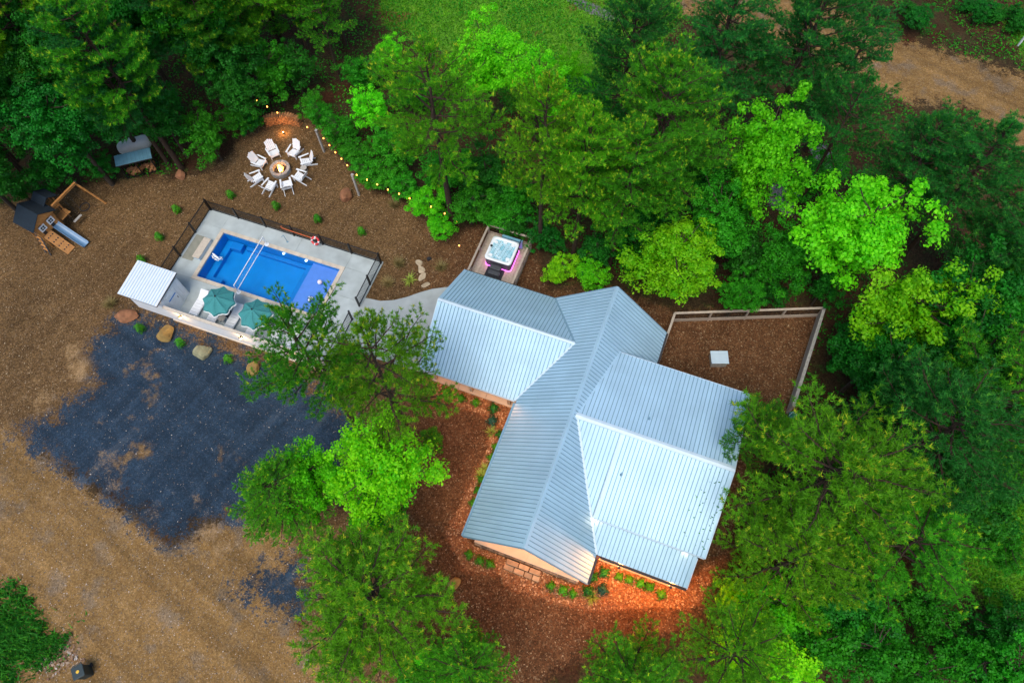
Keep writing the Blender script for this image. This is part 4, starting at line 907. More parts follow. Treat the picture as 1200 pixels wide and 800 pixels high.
for k in range(8): MB().box((0, -.40+k*.113, .67), (1.12, .103, .05)).build('lid_slat', 'trim_white', bx_)
# yard fence
yf = thing('yard_fence', (0, 0, 0), 0, 'pale timber yard fence with dark wire panels beside the woods', 'fence')
mat('wire', (.02, .018, .016), .7); mat('pale_wood', (.46, .38, .31), .85, 0, .18, 5, .3, 30, objvar=.1)
def yrun(a, b, gap=2.2):
    a = Vector((a[0], a[1], 0)); b = Vector((b[0], b[1], 0)); n = max(1, round((b-a).length/gap)); d = (b-a).normalized(); rz = math.atan2(d.y, d.x); up = Vector((0, 0, 1))
    for i in range(n+1): p = a.lerp(b, i/n); MB().box((p.x, p.y, .62), (.1, .1, 1.24), rz).build('post', 'pale_wood', yf)
    for i in range(n):
        p, q = a.lerp(b, i/n), a.lerp(b, (i+1)/n)
        MB().box((p+q)/2+up*1.26, ((q-p).length-.004, .15, .04), rz).build('top_rail', 'pale_wood', yf); MB().box((p+q)/2+up*.22, ((q-p).length-.1, .035, .36), rz).build('kick_board', 'pale_wood', yf)
        m_ = MB()
        for k in range(1, 18): c = p.lerp(q, k/18); m_.box(c+up*.82, (.008, .008, .86), rz)
        for k in range(7): m_.box((p+q)/2+up*(.45+k*.125), ((q-p).length, .008, .008), rz)
        struct(m_.build('wire_panel', 'wire', yf), 'stuff')
yNW, yNE, yE = P(787, 377), P(957, 371), P(921, 484)
yS = HX(A+.1, 14.9)
yrun(yS, yNW); yrun(yNW, yNE)
bf = thing('board_fence', (0, 0, 0), 0, 'grey board fence along the wooded side of the chipped yard', 'fence')
a, b = Vector(yNE), Vector(yE); d = (b-a).normalized(); rz = math.atan2(d.y, d.x); L_ = (b-a).length; n = 5
for i in range(n+1): p = a.lerp(b, i/n)+Vector((0.08, 0, .65)); MB().box(p, (.1, .1, 1.3), rz).build('post', 'weathered', bf)
for k in range(5): MB().box((a+b)/2+Vector((0, 0, .16+k*.25)), (L_, .04, .235), rz).build('board', 'weathered', bf)
MB().box((a+b)/2+Vector((.04, 0, 1.33)), (L_, .2, .045), rz).build('cap_rail', 'weathered', bf)
t = thing('teal_bucket', P(928, 488, .2)*np.array([1, 1, 0]), 0, 'teal plastic bucket at the end of the board fence', 'bucket'); MB().lathe([(0, .02), (.2, .0), (.25, .45), (.27, .46), (.22, .44), (.17, .04)], 18).build('bucket', 'teal_plastic', t, True); MB().tube([(-.25, 0, .45), (0, .2, .5), (.25, 0, .45)], .012, 6).build('handle', 'rope_white', t)
t = thing('handrail', (0, 0, 0), 0, 'pair of pale rails running from the house to the pines', 'railing')
p0, p1 = P(868, 507, .9), P(900, 519, .9)
for dz in (0, -.45): MB().bar(Vector(p0)+Vector((0, 0, dz)), Vector(p1)+Vector((0, 0, dz)), .06, .05).build('rail', 'pale_wood', t)
for q in (p0, (p0+p1)/2, p1): MB().box((q[0], q[1], .45), (.08, .08, .92)).build('post', 'pale_wood', t)
t = thing('white_post', P(1192, 55), 0, 'white marker post in the grass beyond the dirt track', 'post'); MB().box((0, 0, .75), (.12, .12, 1.5)).build('post', 'white_paint', t); MB().lathe([(.1, 1.5), (.1, 1.54), (0, 1.6)], 10).build('cap', 'white_paint', t)

# ------------------------------------------------------------------ plants
def leaf_quads(c, nrm, size, asp=.62, rs=RS):
    """kite shaped leaves at c facing nrm"""
    n = len(c); nrm = nrm/np.linalg.norm(nrm, axis=1)[:, None]
    r = rs.randn(n, 3); a = np.cross(nrm, r); a /= np.linalg.norm(a, axis=1)[:, None]; b = np.cross(nrm, a)
    s = (size*(.45+1.0*rs.rand(n)))[:, None]
    return np.stack([c-a*s*.5, c+b*s*.5*asp-a*s*.05+nrm*s*.08, c+a*s*.5, c-b*s*.5*asp-a*s*.05+nrm*s*.08], 1).reshape(-1, 3)
def tubes_np(mb, pts, r, n=5): mb.tube(pts, r, n, False)
def make_broadleaf(seed, h, r, leaves=9000, size=.20, zlo=.28, clumps=150, lobes=7):
    rs = np.random.RandomState(seed); mb = MB(); tr = []
    bend = rs.randn(2)*.04*h; top = h*.8
    pts = [(bend[0]*(t**2), bend[1]*(t**2), top*t) for t in np.linspace(0, 1, 8)]; mb.tube(pts, [max(.03, .022*h*(1-.85*t)) for t in np.linspace(0, 1, 8)], 7, False)
    lob = [(rs.rand()*6.283, rs.rand()*1.2-.3, .55+.4*rs.rand()) for _ in range(lobes)]
    cz, rz_ = h*(1+zlo)/2, h*(1-zlo)/2; C = []
    while len(C) < clumps:
        p = rs.randn(3); p /= np.linalg.norm(p); rr = rs.rand()**.45
        a = math.atan2(p[1], p[0]); e = math.asin(p[2]); k = .48
        for la, le, am in lob:
            dd = (math.cos(a-la)*math.cos(e)*math.cos(le)+math.sin(e)*math.sin(le)); k = max(k, .48+.75*am*max(0, dd)**4)
        q = p*rr*k; C.append((q[0]*r+bend[0]*.6, q[1]*r+bend[1]*.6, cz+q[2]*rz_, rr))
    C = np.array(C)
    for i in rs.choice(clumps, min(clumps, 34), False):
        q = C[i]; zb = max(.15*h, min(q[2]-.25*np.hypot(q[0], q[1])-.1, top*.92)); t = zb/top; s0 = (bend[0]*t*t, bend[1]*t*t, zb); m_ = [(s0[j]*.5+q[j]*.5) for j in range(3)]; m_[2] -= .06*r
        mb.tube([s0, m_, q[:3]], [.007*h, .005*h, .012], 4, False)
    per = leaves//clumps; V = []; T = []
    for q in C:
        cr = (.10+.10*rs.rand())*r; n = int(per*(.6+.8*rs.rand()))
        d = rs.randn(n, 3); d /= np.linalg.norm(d, axis=1)[:, None]; d *= (rs.rand(n)**.45)[:, None]; d[:, 2] *= .65
        c = q[:3]+d*cr; nr = d+np.array([0, 0, .55])+rs.randn(n, 3)*.45
        V.append(leaf_quads(c, nr, size, .7, rs)); T.append(np.clip(.5+.2*rs.randn(n)+.25*rs.randn()*.6, 0, 1))
    me_l = quadmesh('crown', np.concatenate(V), np.concatenate(T))
    me_t = bpy.data.meshes.new('trunk'); me_t.from_pydata(mb.v, [], mb.f); me_t.update(); me_t.polygons.foreach_set('use_smooth', [True]*len(me_t.polygons)); me_t.materials.append(MATS['bark_grey'])
    return dict(h=h, r=r, t=me_t, l=me_l, cz=cz)
def make_pine(seed, h, r, z0=.38, dens=1.0, needle=.21, tipfrac=.42):
    rs = np.random.RandomState(seed); mb = MB()
    b1 = rs.randn(2)*.02*h; ph = rs.rand()*6
    cen = lambda t: np.array([b1[0]*t*t+.05*math.sin(ph+5*t), b1[1]*t*t+.05*math.cos(ph+4*t), h*t])
    mb.tube([tuple(cen(t)) for t in np.linspace(0, 1, 10)], [max(.02, .0135*h*(1-.92*t)+.02) for t in np.linspace(0, 1, 10)], 8, False)
    TP, TD, TW = [], [], []
    nb = int(58*dens)
    for i in range(nb):
        u = (i+rs.rand()*.8)/nb; u = u**.85; t = z0+(1-z0)*u*.985; base = cen(t)
        L_ = r*(.30+.70*math.sin(math.pi*min(1, .30+.70*u)**.9))*(1.0 if u < .75 else (1-u)/.25*.75+.25)*(.62+.5*rs.rand())
        a = i*2.4+rs.randn()*.35; el = rad(-6+50*u**1.5+rs.randn()*9)
        dirh = np.array([math.cos(a), math.sin(a), 0]); pts = []
        for k in range(5):
            q = k/4; p = base+dirh*L_*q*math.cos(el)+np.array([0, 0, L_*(q*math.sin(el)+.18*q*q)]); pts.append(p+np.array([rs.randn()*.05*q, rs.randn()*.05*q, 0])*L_*.5)
        mb.tube([tuple(p) for p in pts], [.016*L_+.012, .013*L_+.01, .010*L_+.01, .006*L_+.008, .006], 4, False)
        ns = int(6+L_*3.2)
        for k in range(ns):
            q = .28+.72*(k+rs.rand()*.6)/ns; q = min(q, 1.); f_ = q*4; j = min(3, int(f_)); p = pts[j]*(1-(f_-j))+pts[j+1]*(f_-j)
            sa = a+(1 if k % 2 else -1)*(.55+.5*rs.rand()); sl = L_*(.34*(1.15-q)+.06)*(.7+.6*rs.rand()); sdv = np.array([math.cos(sa), math.sin(sa), .25+.35*rs.rand()]); e = p+sdv*sl
            mb.tube([tuple(p), tuple(e)], [.012, .005], 3, False)
            m_ = max(2, int(sl/.15))
            for w in range(m_): s = (w+1)/m_; TP.append(p+(e-p)*s+rs.randn(3)*.04); TD.append(sdv+np.array([0, 0, .5])); TW.append(s == 1)
        TP.append(pts[-1]); TD.append(dirh+np.array([0, 0, .8])); TW.append(True)
    for k in range(14): TP.append(cen(1-.012*k)+rs.randn(3)*.06); TD.append(np.array([0, 0, 1.])+rs.randn(3)*.5); TW.append(True)
    TP = np.array(TP); TD = np.array(TD); TW = np.array(TW); TD /= np.linalg.norm(TD, axis=1)[:, None]
    nn = 20; n = len(TP)
    d = TD[:, None, :]*.6+rs.randn(n, nn, 3)*.6; d /= np.linalg.norm(d, axis=2)[:, :, None]
    L2 = needle*(.65+.6*rs.rand(n, nn, 1)); s = np.cross(d, rs.randn(n, nn, 3)); s /= np.linalg.norm(s, axis=2)[:, :, None]; s *= .017
    c = TP[:, None, :]+rs.randn(n, nn, 3)*.03
    V = np.stack([c-s, c+s, c+d*L2], 2).reshape(-1, 3)
    tb = np.clip(.38+.2*rs.randn(n), 0, .8); tp = np.repeat(tb, nn).reshape(n, nn)+.12*rs.randn(n, nn)
    young = TW & (rs.rand(n) < tipfrac); ym = young[:, None] & (d[:, :, 2] > .62); tp = np.where(ym, .97, np.clip(tp, 0, .82))
    me_l = quadmesh('crown', V, tp.ravel(), True)
    me_t = bpy.data.meshes.new('trunk'); me_t.from_pydata(mb.v, [], mb.f); me_t.update(); me_t.polygons.foreach_set('use_smooth', [True]*len(me_t.polygons)); me_t.materials.append(MATS['bark'])
    return dict(h=h, r=r, t=me_t, l=me_l, cz=h*(1+z0)/2)
PINES = [make_pine(100+i, 16, 3.9, (.40, .36, .45, .34, .42)[i], (1., 1.1, .85, 1.15, .95)[i]) for i in range(5)]
SPARSE = [make_pine(140+i, 16, 4.1, (.46, .42)[i], (.52, .6)[i], .21, .35) for i in range(2)]
BROAD = [make_broadleaf(200+i, 12, 4., (21000, 19000, 20000, 20000)[i], .20, .2, (230, 190, 210, 240)[i], 9) for i in range(4)]
BUSHY = [make_broadleaf(240+i, 6, 2.6, 9000, .16, .06, 120, 7) for i in range(3)]
PEND = []
def tree(name, proto, x, y, h, r, m, label, cat, group=None, rz=None, lean=(0, 0)):
    t = thing(name, (x, y, float(th(np.array([x]), np.array([y]))[0])-.03), RS.rand()*6.28 if rz is None else rz, label, cat, group)
    t.scale = (r/proto['r'], r/proto['r'], h/proto['h']); t.rotation_euler = (lean[0], lean[1], t.rotation_euler.z)
    tr = link('trunk', proto['t'], None, t); cr = link('crown', proto['l'], None, t)
    if not proto['l'].materials: proto['l'].materials.append(None)
    cr.material_slots[0].link = 'OBJECT'; cr.material_slots[0].material = MATS[m]
    return t
def at_crown(qx, qy, h, cz): p = P(qx, qy, h*cz); return p[0], p[1]
G1 = 'pines growing in the woods'; G2 = 'broadleaf trees growing in the woods'
# pines with their own place:  base pixel or crown-centre pixel
def pine_b(bx, by, h, r, m, label, k, lean=(0, 0)): x, y, _ = P(bx, by); return tree('pine_tree', k, x, y, h, r, m, label, 'pine', 'pines', None, lean)
def pine_c(qx, qy, h, r, m, label, k, f_=.68): x, y = at_crown(qx, qy, h, f_); return tree('pine_tree', k, x, y, h, r, m, label, 'pine', 'pines')
pine_b(420, 502, 15.5, 3.6, 'pine_mid', 'leaning open pine between parking pad and pool wall', SPARSE[0])
pine_b(482, 514, 15.5, 3.7, 'pine_warm', 'open pine overhanging the concrete path and west roof', SPARSE[1])
pine_c(440, 692, 11, 4.5, 'pine_warm', 'broad pine with yellow tips standing beside the driveway', PINES[0])
pine_c(325, 582, 9, 2.6, 'pine_mid', 'short dark pine at the corner of the parking pad', PINES[1])
pine_c(545, 780, 9, 2.5, 'pine_mid', 'pine rising from the bare chips south of the house', PINES[2])
pine_c(745, 800, 11, 3.0, 'pine_mid', 'dense blue green pine opposite the low porch roof', PINES[3])
pine_c(862, 765, 11, 3.0, 'pine_warm', 'thin yellowish pine near the orange lit mulch', SPARSE[0])
pine_c(965, 560, 14, 5.0, 'pine_warm', 'wide pine with yellow tips reaching over the east roof edge', PINES[4])
pine_c(880, 510, 11, 1.9, 'pine_mid', 'slim sparse pine whose twigs cross the east roof', SPARSE[1])
pine_c(930, 655, 12, 3.4, 'pine_warm', 'thin pine between the wide pine and the bright thicket', SPARSE[1])
pine_c(1110, 520, 14, 4.4, 'pine_dark', 'dark pine in the woods beyond the wide yellow tipped pine', PINES[1])
pine_c(1180, 470, 14, 4.2, 'pine_mid', 'green pine at the outer edge of the east woods', PINES[0])
pine_c(1060, 640, 12, 3.6, 'pine_mid', 'pine standing over rusty ground in the east woods', SPARSE[0])
pine_b(530, 264, 16.3, 4.2, 'pine_warm', 'tall bare trunked pine behind the string lights', SPARSE[0])
pine_b(632, 292, 16, 3.0, 'pine_warm', 'slim pine directly behind the hot tub', PINES[2])
pine_b(672, 304, 15.5, 3.2, 'pine_warm', 'pine beside the bright shrubs behind the west roof', PINES[3])
pine_b(714, 312, 14.5, 3.2, 'pine_mid', 'pine behind the north gable of the house', PINES[0])
pine_c(785, 150, 16, 4.2, 'pine_mid', 'full pine beside the bright maple behind the house', PINES[1])
pine_c(735, 55, 15, 3.4, 'pine_dark', 'dark pine at the edge of the grassy clearing', PINES[3])
pine_c(845, 55, 15, 3.6, 'pine_dark', 'dark pine against the dirt track', PINES[4])
pine_c(945, 60, 16, 4.0, 'pine_dark', 'tallest dark pine silhouetted on the dirt track', PINES[0])
pine_c(1000, 70, 13, 3.2, 'pine_dark', 'dark pine leaning out over the dirt track', SPARSE[1])
pine_c(1078, 190, 13, 3.4, 'pine_dark', 'dark pine behind the tall bright maple', PINES[2])
pine_c(1140, 205, 13, 3.6, 'pine_dark', 'dark pine beside the bend of the dirt track', PINES[4])
pine_c(1195, 285, 12, 3.8, 'pine_dark', 'dark pine below the bend of the dirt track', PINES[1])
pine_c(985, 150, 13, 3.0, 'pine_dark', 'bare stemmed dark pine over the grey stream bed', SPARSE[0])
# north-west woods
for i, (a, b, h, r, m) in enumerate(((213, 198, 16.5, 3.6, 'pine_mid'), (197, 192, 15, 3.2, 'pine_dark'), (56, 231, 16, 3.6, 'pine_dark'), (291, 126, 15, 3.2, 'pine_mid'), (342, 76, 13, 3.2, 'pine_warm'), (300, 62, 15, 3.4, 'pine_mid'), (252, 82, 16, 3.6, 'pine_warm'), (165, 120, 16, 3.8, 'pine_warm'), (105, 140, 16, 3.8, 'pine_warm'), (20, 190, 15, 3.6, 'pine_dark'), (405, 55, 12, 3.2, 'pine_mid'), (-20, 230, 16, 3.6, 'pine_dark'), (375, 20, 13, 3.2, 'pine_mid'), (210, 60, 15, 3.6, 'pine_mid'), (20, 90, 15, 3.8, 'pine_mid'), (300, 100, 13, 3.2, 'pine_mid'), (330, 55, 13, 3.2, 'pine_dark'), (365, 70, 11, 2.8, 'pine_mid'), (260, 120, 14, 3.0, 'pine_dark'), (400, 95, 9, 2.4, 'pine_mid'), (280, 20, 14, 3.4, 'pine_mid'))):
    x, y, _ = P(a, b); tree('pine_tree', (PINES+SPARSE)[i % 7], x, y, h, r, m, 'tall pine in the dark woods beyond the gas tank', 'pine', 'pines in the dark woods')
def broad_c(qx, qy, h, r, m, label, k, name='broadleaf_tree', cat='tree', group=None, f_=.62): x, y = at_crown(qx, qy, h, f_); return tree(name, k, x, y, h, r, m, label, cat, group)
broad_c(907, 178, 14, 3.3, 'leaf_bright', 'bright lime maple with a narrow crown behind the house', BROAD[0])
broad_c(1012, 262, 12, 4.3, 'leaf_bright', 'broad bright green maple beyond the yard fence', BROAD[1])
broad_c(1075, 360, 11, 3.8, 'leaf_lime', 'lime yellow tree overhanging the yard fence corner', BROAD[2])
broad_c(448, 556, 10, 3.2, 'leaf_lime', 'bright lime tree between the open pines and driveway', BROAD[3])
broad_c(372, 566, 9, 2.3, 'leaf_bright', 'small bright lime tree over the edge of the parking pad', BROAD[0])
broad_c(570, 70, 10, 3.2, 'leaf_bright', 'bright green tree at the edge of the grassy clearing', BROAD[1])
broad_c(628, 105, 9, 2.6, 'leaf_bright', 'bright green tree just behind the tall pine', BROAD[2])
broad_c(668, 85, 7, 1.5, 'leaf_bright', 'slender bright sapling by the clearing', BROAD[0])
broad_c(690, 120, 6, 1.8, 'leaf_bright', 'small bright tree below the slender sapling', BROAD[3])
broad_c(790, 300, 8, 3.2, 'leaf_lime', 'yellow green tree hanging over the yard fence', BROAD[3])
broad_c(835, 255, 9, 2.8, 'leaf_mid', 'mid green tree behind the yellow green one', BROAD[2])
broad_c(868, 342, 6, 1.5, 'leaf_mid', 'dark leafy tree crossing the yard fence', BROAD[1])
broad_c(930, 300, 8, 2.4, 'leaf_mid', 'green tree behind the corner of the yard fence', BROAD[0])
broad_c(655, 312, 3.2, 1.5, 'leaf_lime', 'bright shrub beside the hot tub deck', BUSHY[0], 'shrub', 'shrub'); broad_c(690, 318, 3.4, 1.6, 'leaf_bright', 'bright shrub nearer the north gable', BUSHY[1], 'shrub', 'shrub')
broad_c(243, 158, 5.6, 2.1, 'leaf_mid', 'leafy green tree between the gas tank and fire pit', BUSHY[1], f_=.5)
broad_c(70, 142, 11, 3.2, 'leaf_dark', 'dark broadleaf tree behind the playset', BROAD[3]); broad_c(30, 125, 11, 3.4, 'leaf_dark', 'dark broadleaf tree at the outer side of the playset', BROAD[0]); broad_c(112, 190, 3.5, 1.5, 'leaf_dark', 'dark bush between playset and gas tank', BUSHY[0])
for i, (a, b, h, r, m) in enumerate(((75, 60, 13, 3.6, 'leaf_dark'), (150, 20, 14, 3.4, 'leaf_dark'), (220, 30, 13, 3.4, 'leaf_mid'), (316, 82, 6, 2., 'leaf_mid'), (340, 70, 6, 2., 'leaf_dark'), (10, 40, 13, 3.6, 'leaf_dark'), (110, 100, 11, 3.2, 'leaf_dark'), (185, 130, 8, 2.2, 'leaf_dark'), (275, 100, 7, 2.2, 'leaf_dark'), (260, 60, 10, 3, 'leaf_dark'), (276, 132, 4., 1.5, 'leaf_mid'), (-30, 200, 9, 3, 'leaf_dark'), (15, 215, 4, 1.6, 'leaf_dark'), (45, 195, 5, 2, 'leaf_dark'))):
    broad_c(a, b, h, r, m, 'dark green broadleaf tree in the woods beyond the gas tank', BROAD[i % 4] if h > 6 else BUSHY[i % 3], group='broadleaf trees in the dark woods')
for i, (a, b, h, r, m) in enumerate(((378, 132, 3.2, 1.4, 'leaf_mid'), (366, 118, 3.2, 1.3, 'leaf_mid'), (292, 136, 3., 1.3, 'leaf_dark'), (400, 150, 3.6, 1.8, 'leaf_mid'), (412, 175, 3.2, 1.7, 'leaf_mid'), (430, 120, 5, 2.1, 'leaf_bright'), (430, 195, 2.9, 1.6, 'leaf_mid'), (450, 205, 3.2, 1.7, 'leaf_mid'), (470, 212, 3, 1.6, 'leaf_mid'), (498, 232, 3.8, 1.8, 'leaf_bright'), (512, 262, 3., 1.4, 'leaf_bright'), (455, 165, 5, 2.2, 'leaf_mid'), (550, 235, 4.5, 2.2, 'leaf_mid'), (582, 248, 4, 1.9, 'leaf_mid'), (605, 225, 5, 2.2, 'leaf_mid'), (600, 262, 3, 1.3, 'leaf_dark'), (640, 270, 3.6, 1.6, 'leaf_dark'), (570, 200, 6, 2.4, 'leaf_dark'), (480, 100, 5, 2.2, 'leaf_mid'), (450, 60, 4, 2, 'leaf_bright'), (420, 80, 4, 2, 'leaf_mid'), (520, 190, 6, 2.4, 'leaf_mid'))):
    broad_c(a, b, h, r, m, 'leafy shrub in the hedge behind the string lights', BUSHY[i % 3], 'shrub', 'shrub', 'shrubs along the string lights')
for i, (a, b, h, r, m) in enumerate(((735, 260, 6, 2.2, 'leaf_dark'), (770, 245, 6, 2.2, 'leaf_dark'), (700, 290, 4, 1.8, 'leaf_dark'), (745, 300, 3.5, 1.6, 'leaf_mid'), (880, 290, 6, 2.4, 'leaf_dark'), (905, 335, 4, 1.5, 'leaf_dark'), (960, 200, 6, 2., 'leaf_mid'), (820, 200, 7, 2.4, 'leaf_dark'), (860, 235, 6, 2.2, 'leaf_mid'), (975, 325, 6, 1.8, 'leaf_dark'), (720, 150, 7, 2.4, 'leaf_dark'), (690, 170, 7, 2.4, 'leaf_mid'))):
    broad_c(a, b, h, r, m, 'green understory shrub in the woods behind the house', BUSHY[i % 3], 'shrub', 'shrub', 'understory shrubs behind the house')
for i, (a, b, h, r, m) in enumerate(((1140, 350, 11, 3.8, 'leaf_dark'), (1175, 400, 11, 3.6, 'leaf_mid'), (1120, 430, 11, 3.6, 'leaf_dark'), (1040, 440, 9, 3, 'leaf_dark'), (1022, 425, 8, 2.4, 'leaf_dark'), (1010, 395, 6, 2, 'leaf_dark'), (1170, 320, 10, 3.4, 'leaf_mid'), (1060, 570, 9, 3, 'leaf_dark'), (1000, 690, 7, 2.6, 'leaf_dark'), (925, 715, 6, 2.6, 'leaf_bright'), (960, 760, 6, 2.6, 'leaf_mid'), (900, 790, 7, 2.8, 'leaf_lime'), (1030, 760, 6, 2.6, 'leaf_mid'), (1090, 720, 4, 2, 'leaf_mid'), (1070, 790, 5, 2.4, 'leaf_mid'), (1140, 770, 5, 2.2, 'leaf_mid'), (1190, 740, 5, 2.2, 'leaf_dark'), (1140, 570, 8, 2.8, 'leaf_dark'), (1195, 540, 9, 3, 'leaf_dark'), (1090, 610, 6, 2.2, 'leaf_dark'), (1190, 800, 6, 2.4, 'leaf_mid'), (870, 700, 4, 1.8, 'leaf_lime'), (980, 620, 7, 2.2, 'leaf_mid'), (1180, 640, 4, 1.6, 'leaf_mid'), (1110, 660, 4, 1.6, 'leaf_dark'), (1230, 450, 10, 3.4, 'leaf_mid'), (1230, 330, 10, 3.4, 'leaf_dark'))):
    broad_c(a, b, h, r, m, 'green broadleaf tree in the tangled woods east of the house', BROAD[i % 4] if h > 6 else BUSHY[i % 3], group='broadleaf trees in the east woods')
for i, (a, b, h, r, m) in enumerate(((520, 800, 5, 2.2, 'leaf_bright'), (480, 790, 5, 2., 'leaf_mid'), (440, 600, 5, 2.2, 'leaf_mid'))):
    broad_c(a, b, h, r, m, 'green shrub growing beneath the pines by the driveway', BUSHY[i % 3], 'shrub', 'shrub', 'shrubs under the driveway pines')
broad_c(507, 513, 2.4, 1.05, 'pine_mid', 'round dark evergreen shrub on the chips by the west roof', BUSHY[0], 'shrub', 'shrub')
for i, (a, b) in enumerate(((1065, 8), (1078, 14), (1150, 14), (1162, 8), (1172, 16), (1192, 12), (1196, 24), (1140, 4))):
    broad_c(a, b, 1.0+RS.rand()*1.6, .8+RS.rand()*1.0, 'leaf_dark', 'green shrub on the bank beyond the dirt track', BUSHY[i % 3], 'shrub', 'shrub', 'shrubs beyond the dirt track')
# woods that go on outside the frame
rs = np.random.RandomState(5); k = 0
while k < 46:
    x, y = rs.uniform(-64, 64), rs.uniform(-14, 75)
    c = RC.T@np.array([x, y, 8-HC]); u, v = 600+F*c[0]/c[2], 400+F*c[1]/c[2]
    if -90 < u < 1290 and -90 < v < 860: continue
    if u < 0 and v > 230: continue
    if min(zval(x, y, z) for z in ('road', 'farroad', 'pad', 'lawn')) < 3: continue
    if k % 2: tree('pine_tree', PINES[k % 5], x, y, 14+rs.rand()*3, 3.8, ('pine_mid', 'pine_dark')[k % 4 // 2], 'pine in the surrounding woods away from the house', 'pine', 'pines of the surrounding woods')
    else: tree('broadleaf_tree', BROAD[k % 4], x, y, 9+rs.rand()*4, 3.6, ('leaf_mid', 'leaf_dark')[k % 4 // 2], 'broadleaf tree in the surrounding woods away from the house', 'tree', 'broadleaf trees of the surrounding woods')
    k += 1
# small planted shrubs -----------------------------------------------------------
def make_tuft(seed, n, h, w, blade, spread=.6, up=1.):
    rs = np.random.RandomState(seed); a = rs.rand(n)*6.283; r = w*.25*rs.rand(n)**.5; c = np.stack([r*np.cos(a), r*np.sin(a), np.zeros(n)], 1)
    d = np.stack([np.cos(a)*spread*rs.rand(n), np.sin(a)*spread*rs.rand(n), np.full(n, up)], 1); d /= np.linalg.norm(d, axis=1)[:, None]; L_ = h*(.6+.5*rs.rand(n))[:, None]
    s = np.stack([-np.sin(a), np.cos(a), np.zeros(n)], 1)*blade; out = np.stack([np.cos(a), np.sin(a), np.zeros(n)], 1)
    m_ = c+d*L_*.55; t = c+d*L_+out*(spread*.35*L_)-np.array([0, 0, 1])*L_*.12
    V = np.stack([c-s, c+s, m_+s*.8, m_-s*.8, m_-s*.8, m_+s*.8, t+s*.05, t-s*.05], 1).reshape(-1, 3); return quadmesh('leaves', V, np.repeat(np.clip(.5+.25*rs.randn(n), 0, 1), 2))
def make_bush(seed, h, w, n=420, size=.09):
    rs = np.random.RandomState(seed); d = rs.randn(n, 3); d /= np.linalg.norm(d, axis=1)[:, None]; q = d*(rs.rand(n)**.4)[:, None]; k = 1+.25*np.sin(4*np.arctan2(d[:, 1], d[:, 0])+seed)
    c = np.stack([q[:, 0]*w*k, q[:, 1]*w*k, h*.5+q[:, 2]*h*.5], 1); c[:, :2] *= (1.25-.7*np.clip(c[:, 2:]/h, 0, 1)); return quadmesh('leaves', leaf_quads(c, d+np.array([0, 0, .4]), size, .45, rs), np.clip(.5+.25*rs.randn(n), 0, 1))
BUSH = [make_bush(i, .95, .34, 480, .12) for i in range(3)]; MOUND = [make_bush(10+i, .42, .34, 330, .11) for i in range(3)]; TUFT = [make_tuft(i, 170, .7, .5, .012, .9) for i in range(2)]; YUC = [make_tuft(7, 46, .55, .3, .035, 1.3)]
TW_ = MB().tube([(0, 0, 0), (.02, 0, .2), (.0, .02, .5)], [.03, .02, .01], 6); twm = bpy.data.meshes.new('stem'); twm.from_pydata(TW_.v, [], TW_.f); twm.materials.append(MATS['bark'])
def plant(name, me, a, b, s, m, label, cat, group, stem=True):
    x, y, _ = P(a, b, .2*s); t = thing(name, (x, y, -.01), RS.rand()*6.28, label, cat, group); t.scale = (s, s, s)
    l = link('leaves', me, None, t)
    if not me.materials: me.materials.append(None)
    l.material_slots[0].link = 'OBJECT'; l.material_slots[0].material = MATS[m]; link('stem', twm, None, t).scale = (1, 1, .6); return t
for i, (a, b) in enumerate(((208, 247), (188, 279), (271, 230), (324, 243), (373, 258), (424, 273), (167, 306))):
    plant('young_evergreen', BUSH[i % 3], a, b, 1.0, 'shrub_green', 'small upright evergreen planted in chips around the pool fence', 'shrub', 'young evergreens around the pool fence')
for i, (a, b) in enumerate(((165.7, 386), (212.8, 403), (269, 422))): plant('young_evergreen', BUSH[i % 3], a, b, 1.05, 'shrub_green', 'small upright evergreen between boulders along the parking pad', 'shrub', 'young evergreens between the boulders')
for i, (a, b, l) in enumerate(((468, 309, 'tan grass clump nearest the iron fence corner'), (455, 332, 'tan grass clump beside the pale yucca'), (517, 313, 'tan grass clump above the stepping stones'), (130, 356, 'tan grass clump beside the white shed'), (462, 240, 'tan grass clump at the foot of the shrub hedge'))): plant('ornamental_grass', TUFT[i % 2], a, b, 1.0, 'grass_tan', l, 'grass clump', 'tan grass clumps')
plant('yucca', YUC[0], 480, 327, 1., 'yucca_leaf', 'pale green spiky yucca between the stepping stones and pool fence', 'plant', None)
for i, (a, b) in enumerate(((550, 649), (562.5, 656), (574.5, 660), (646, 686), (660, 691), (671, 695), (725.7, 675), (737.5, 678.7), (750.4, 682.8), (761.7, 687.5), (775.4, 695.8), (524, 460), (540.7, 466), (557.6, 471), (564, 562), (561, 574), (555, 589), (576, 536), (581, 523))):
    plant('bedding_plant', MOUND[i % 3], a, b, .95+.2*RS.rand(), 'shrub_green', 'small round green plant in the orange mulch bed by the house', 'plant', 'round plants in the mulch beds')
for i, (a, b, m, s) in enumerate(((705.9, 690.3, 'spruce_teal', 1.3), (577, 492.4, 'spruce_teal', 1.3), (708.6, 671, 'pine_dark', 1.2), (695, 676, 'pine_dark', 1.2), (689, 692, 'pine_dark', 1.2), (578, 478, 'pine_dark', 1.3), (587, 509, 'pine_dark', 1.2))):
    plant('dwarf_conifer', MOUND[i % 3], a, b, s, m, 'low bluish dwarf conifer in the mulch bed' if m == 'spruce_teal' else 'low dark dwarf conifer in the mulch bed', 'shrub', 'bluish dwarf conifers' if m == 'spruce_teal' else 'dark dwarf conifers')
for i, (a, b) in enumerate(((694, 699), (576, 506), (568.4, 549), (564, 556))): plant('yucca', YUC[0], a, b, .8, 'yucca_leaf', 'small yellow green spiky plant in the mulch bed', 'plant', 'spiky plants in the mulch beds')
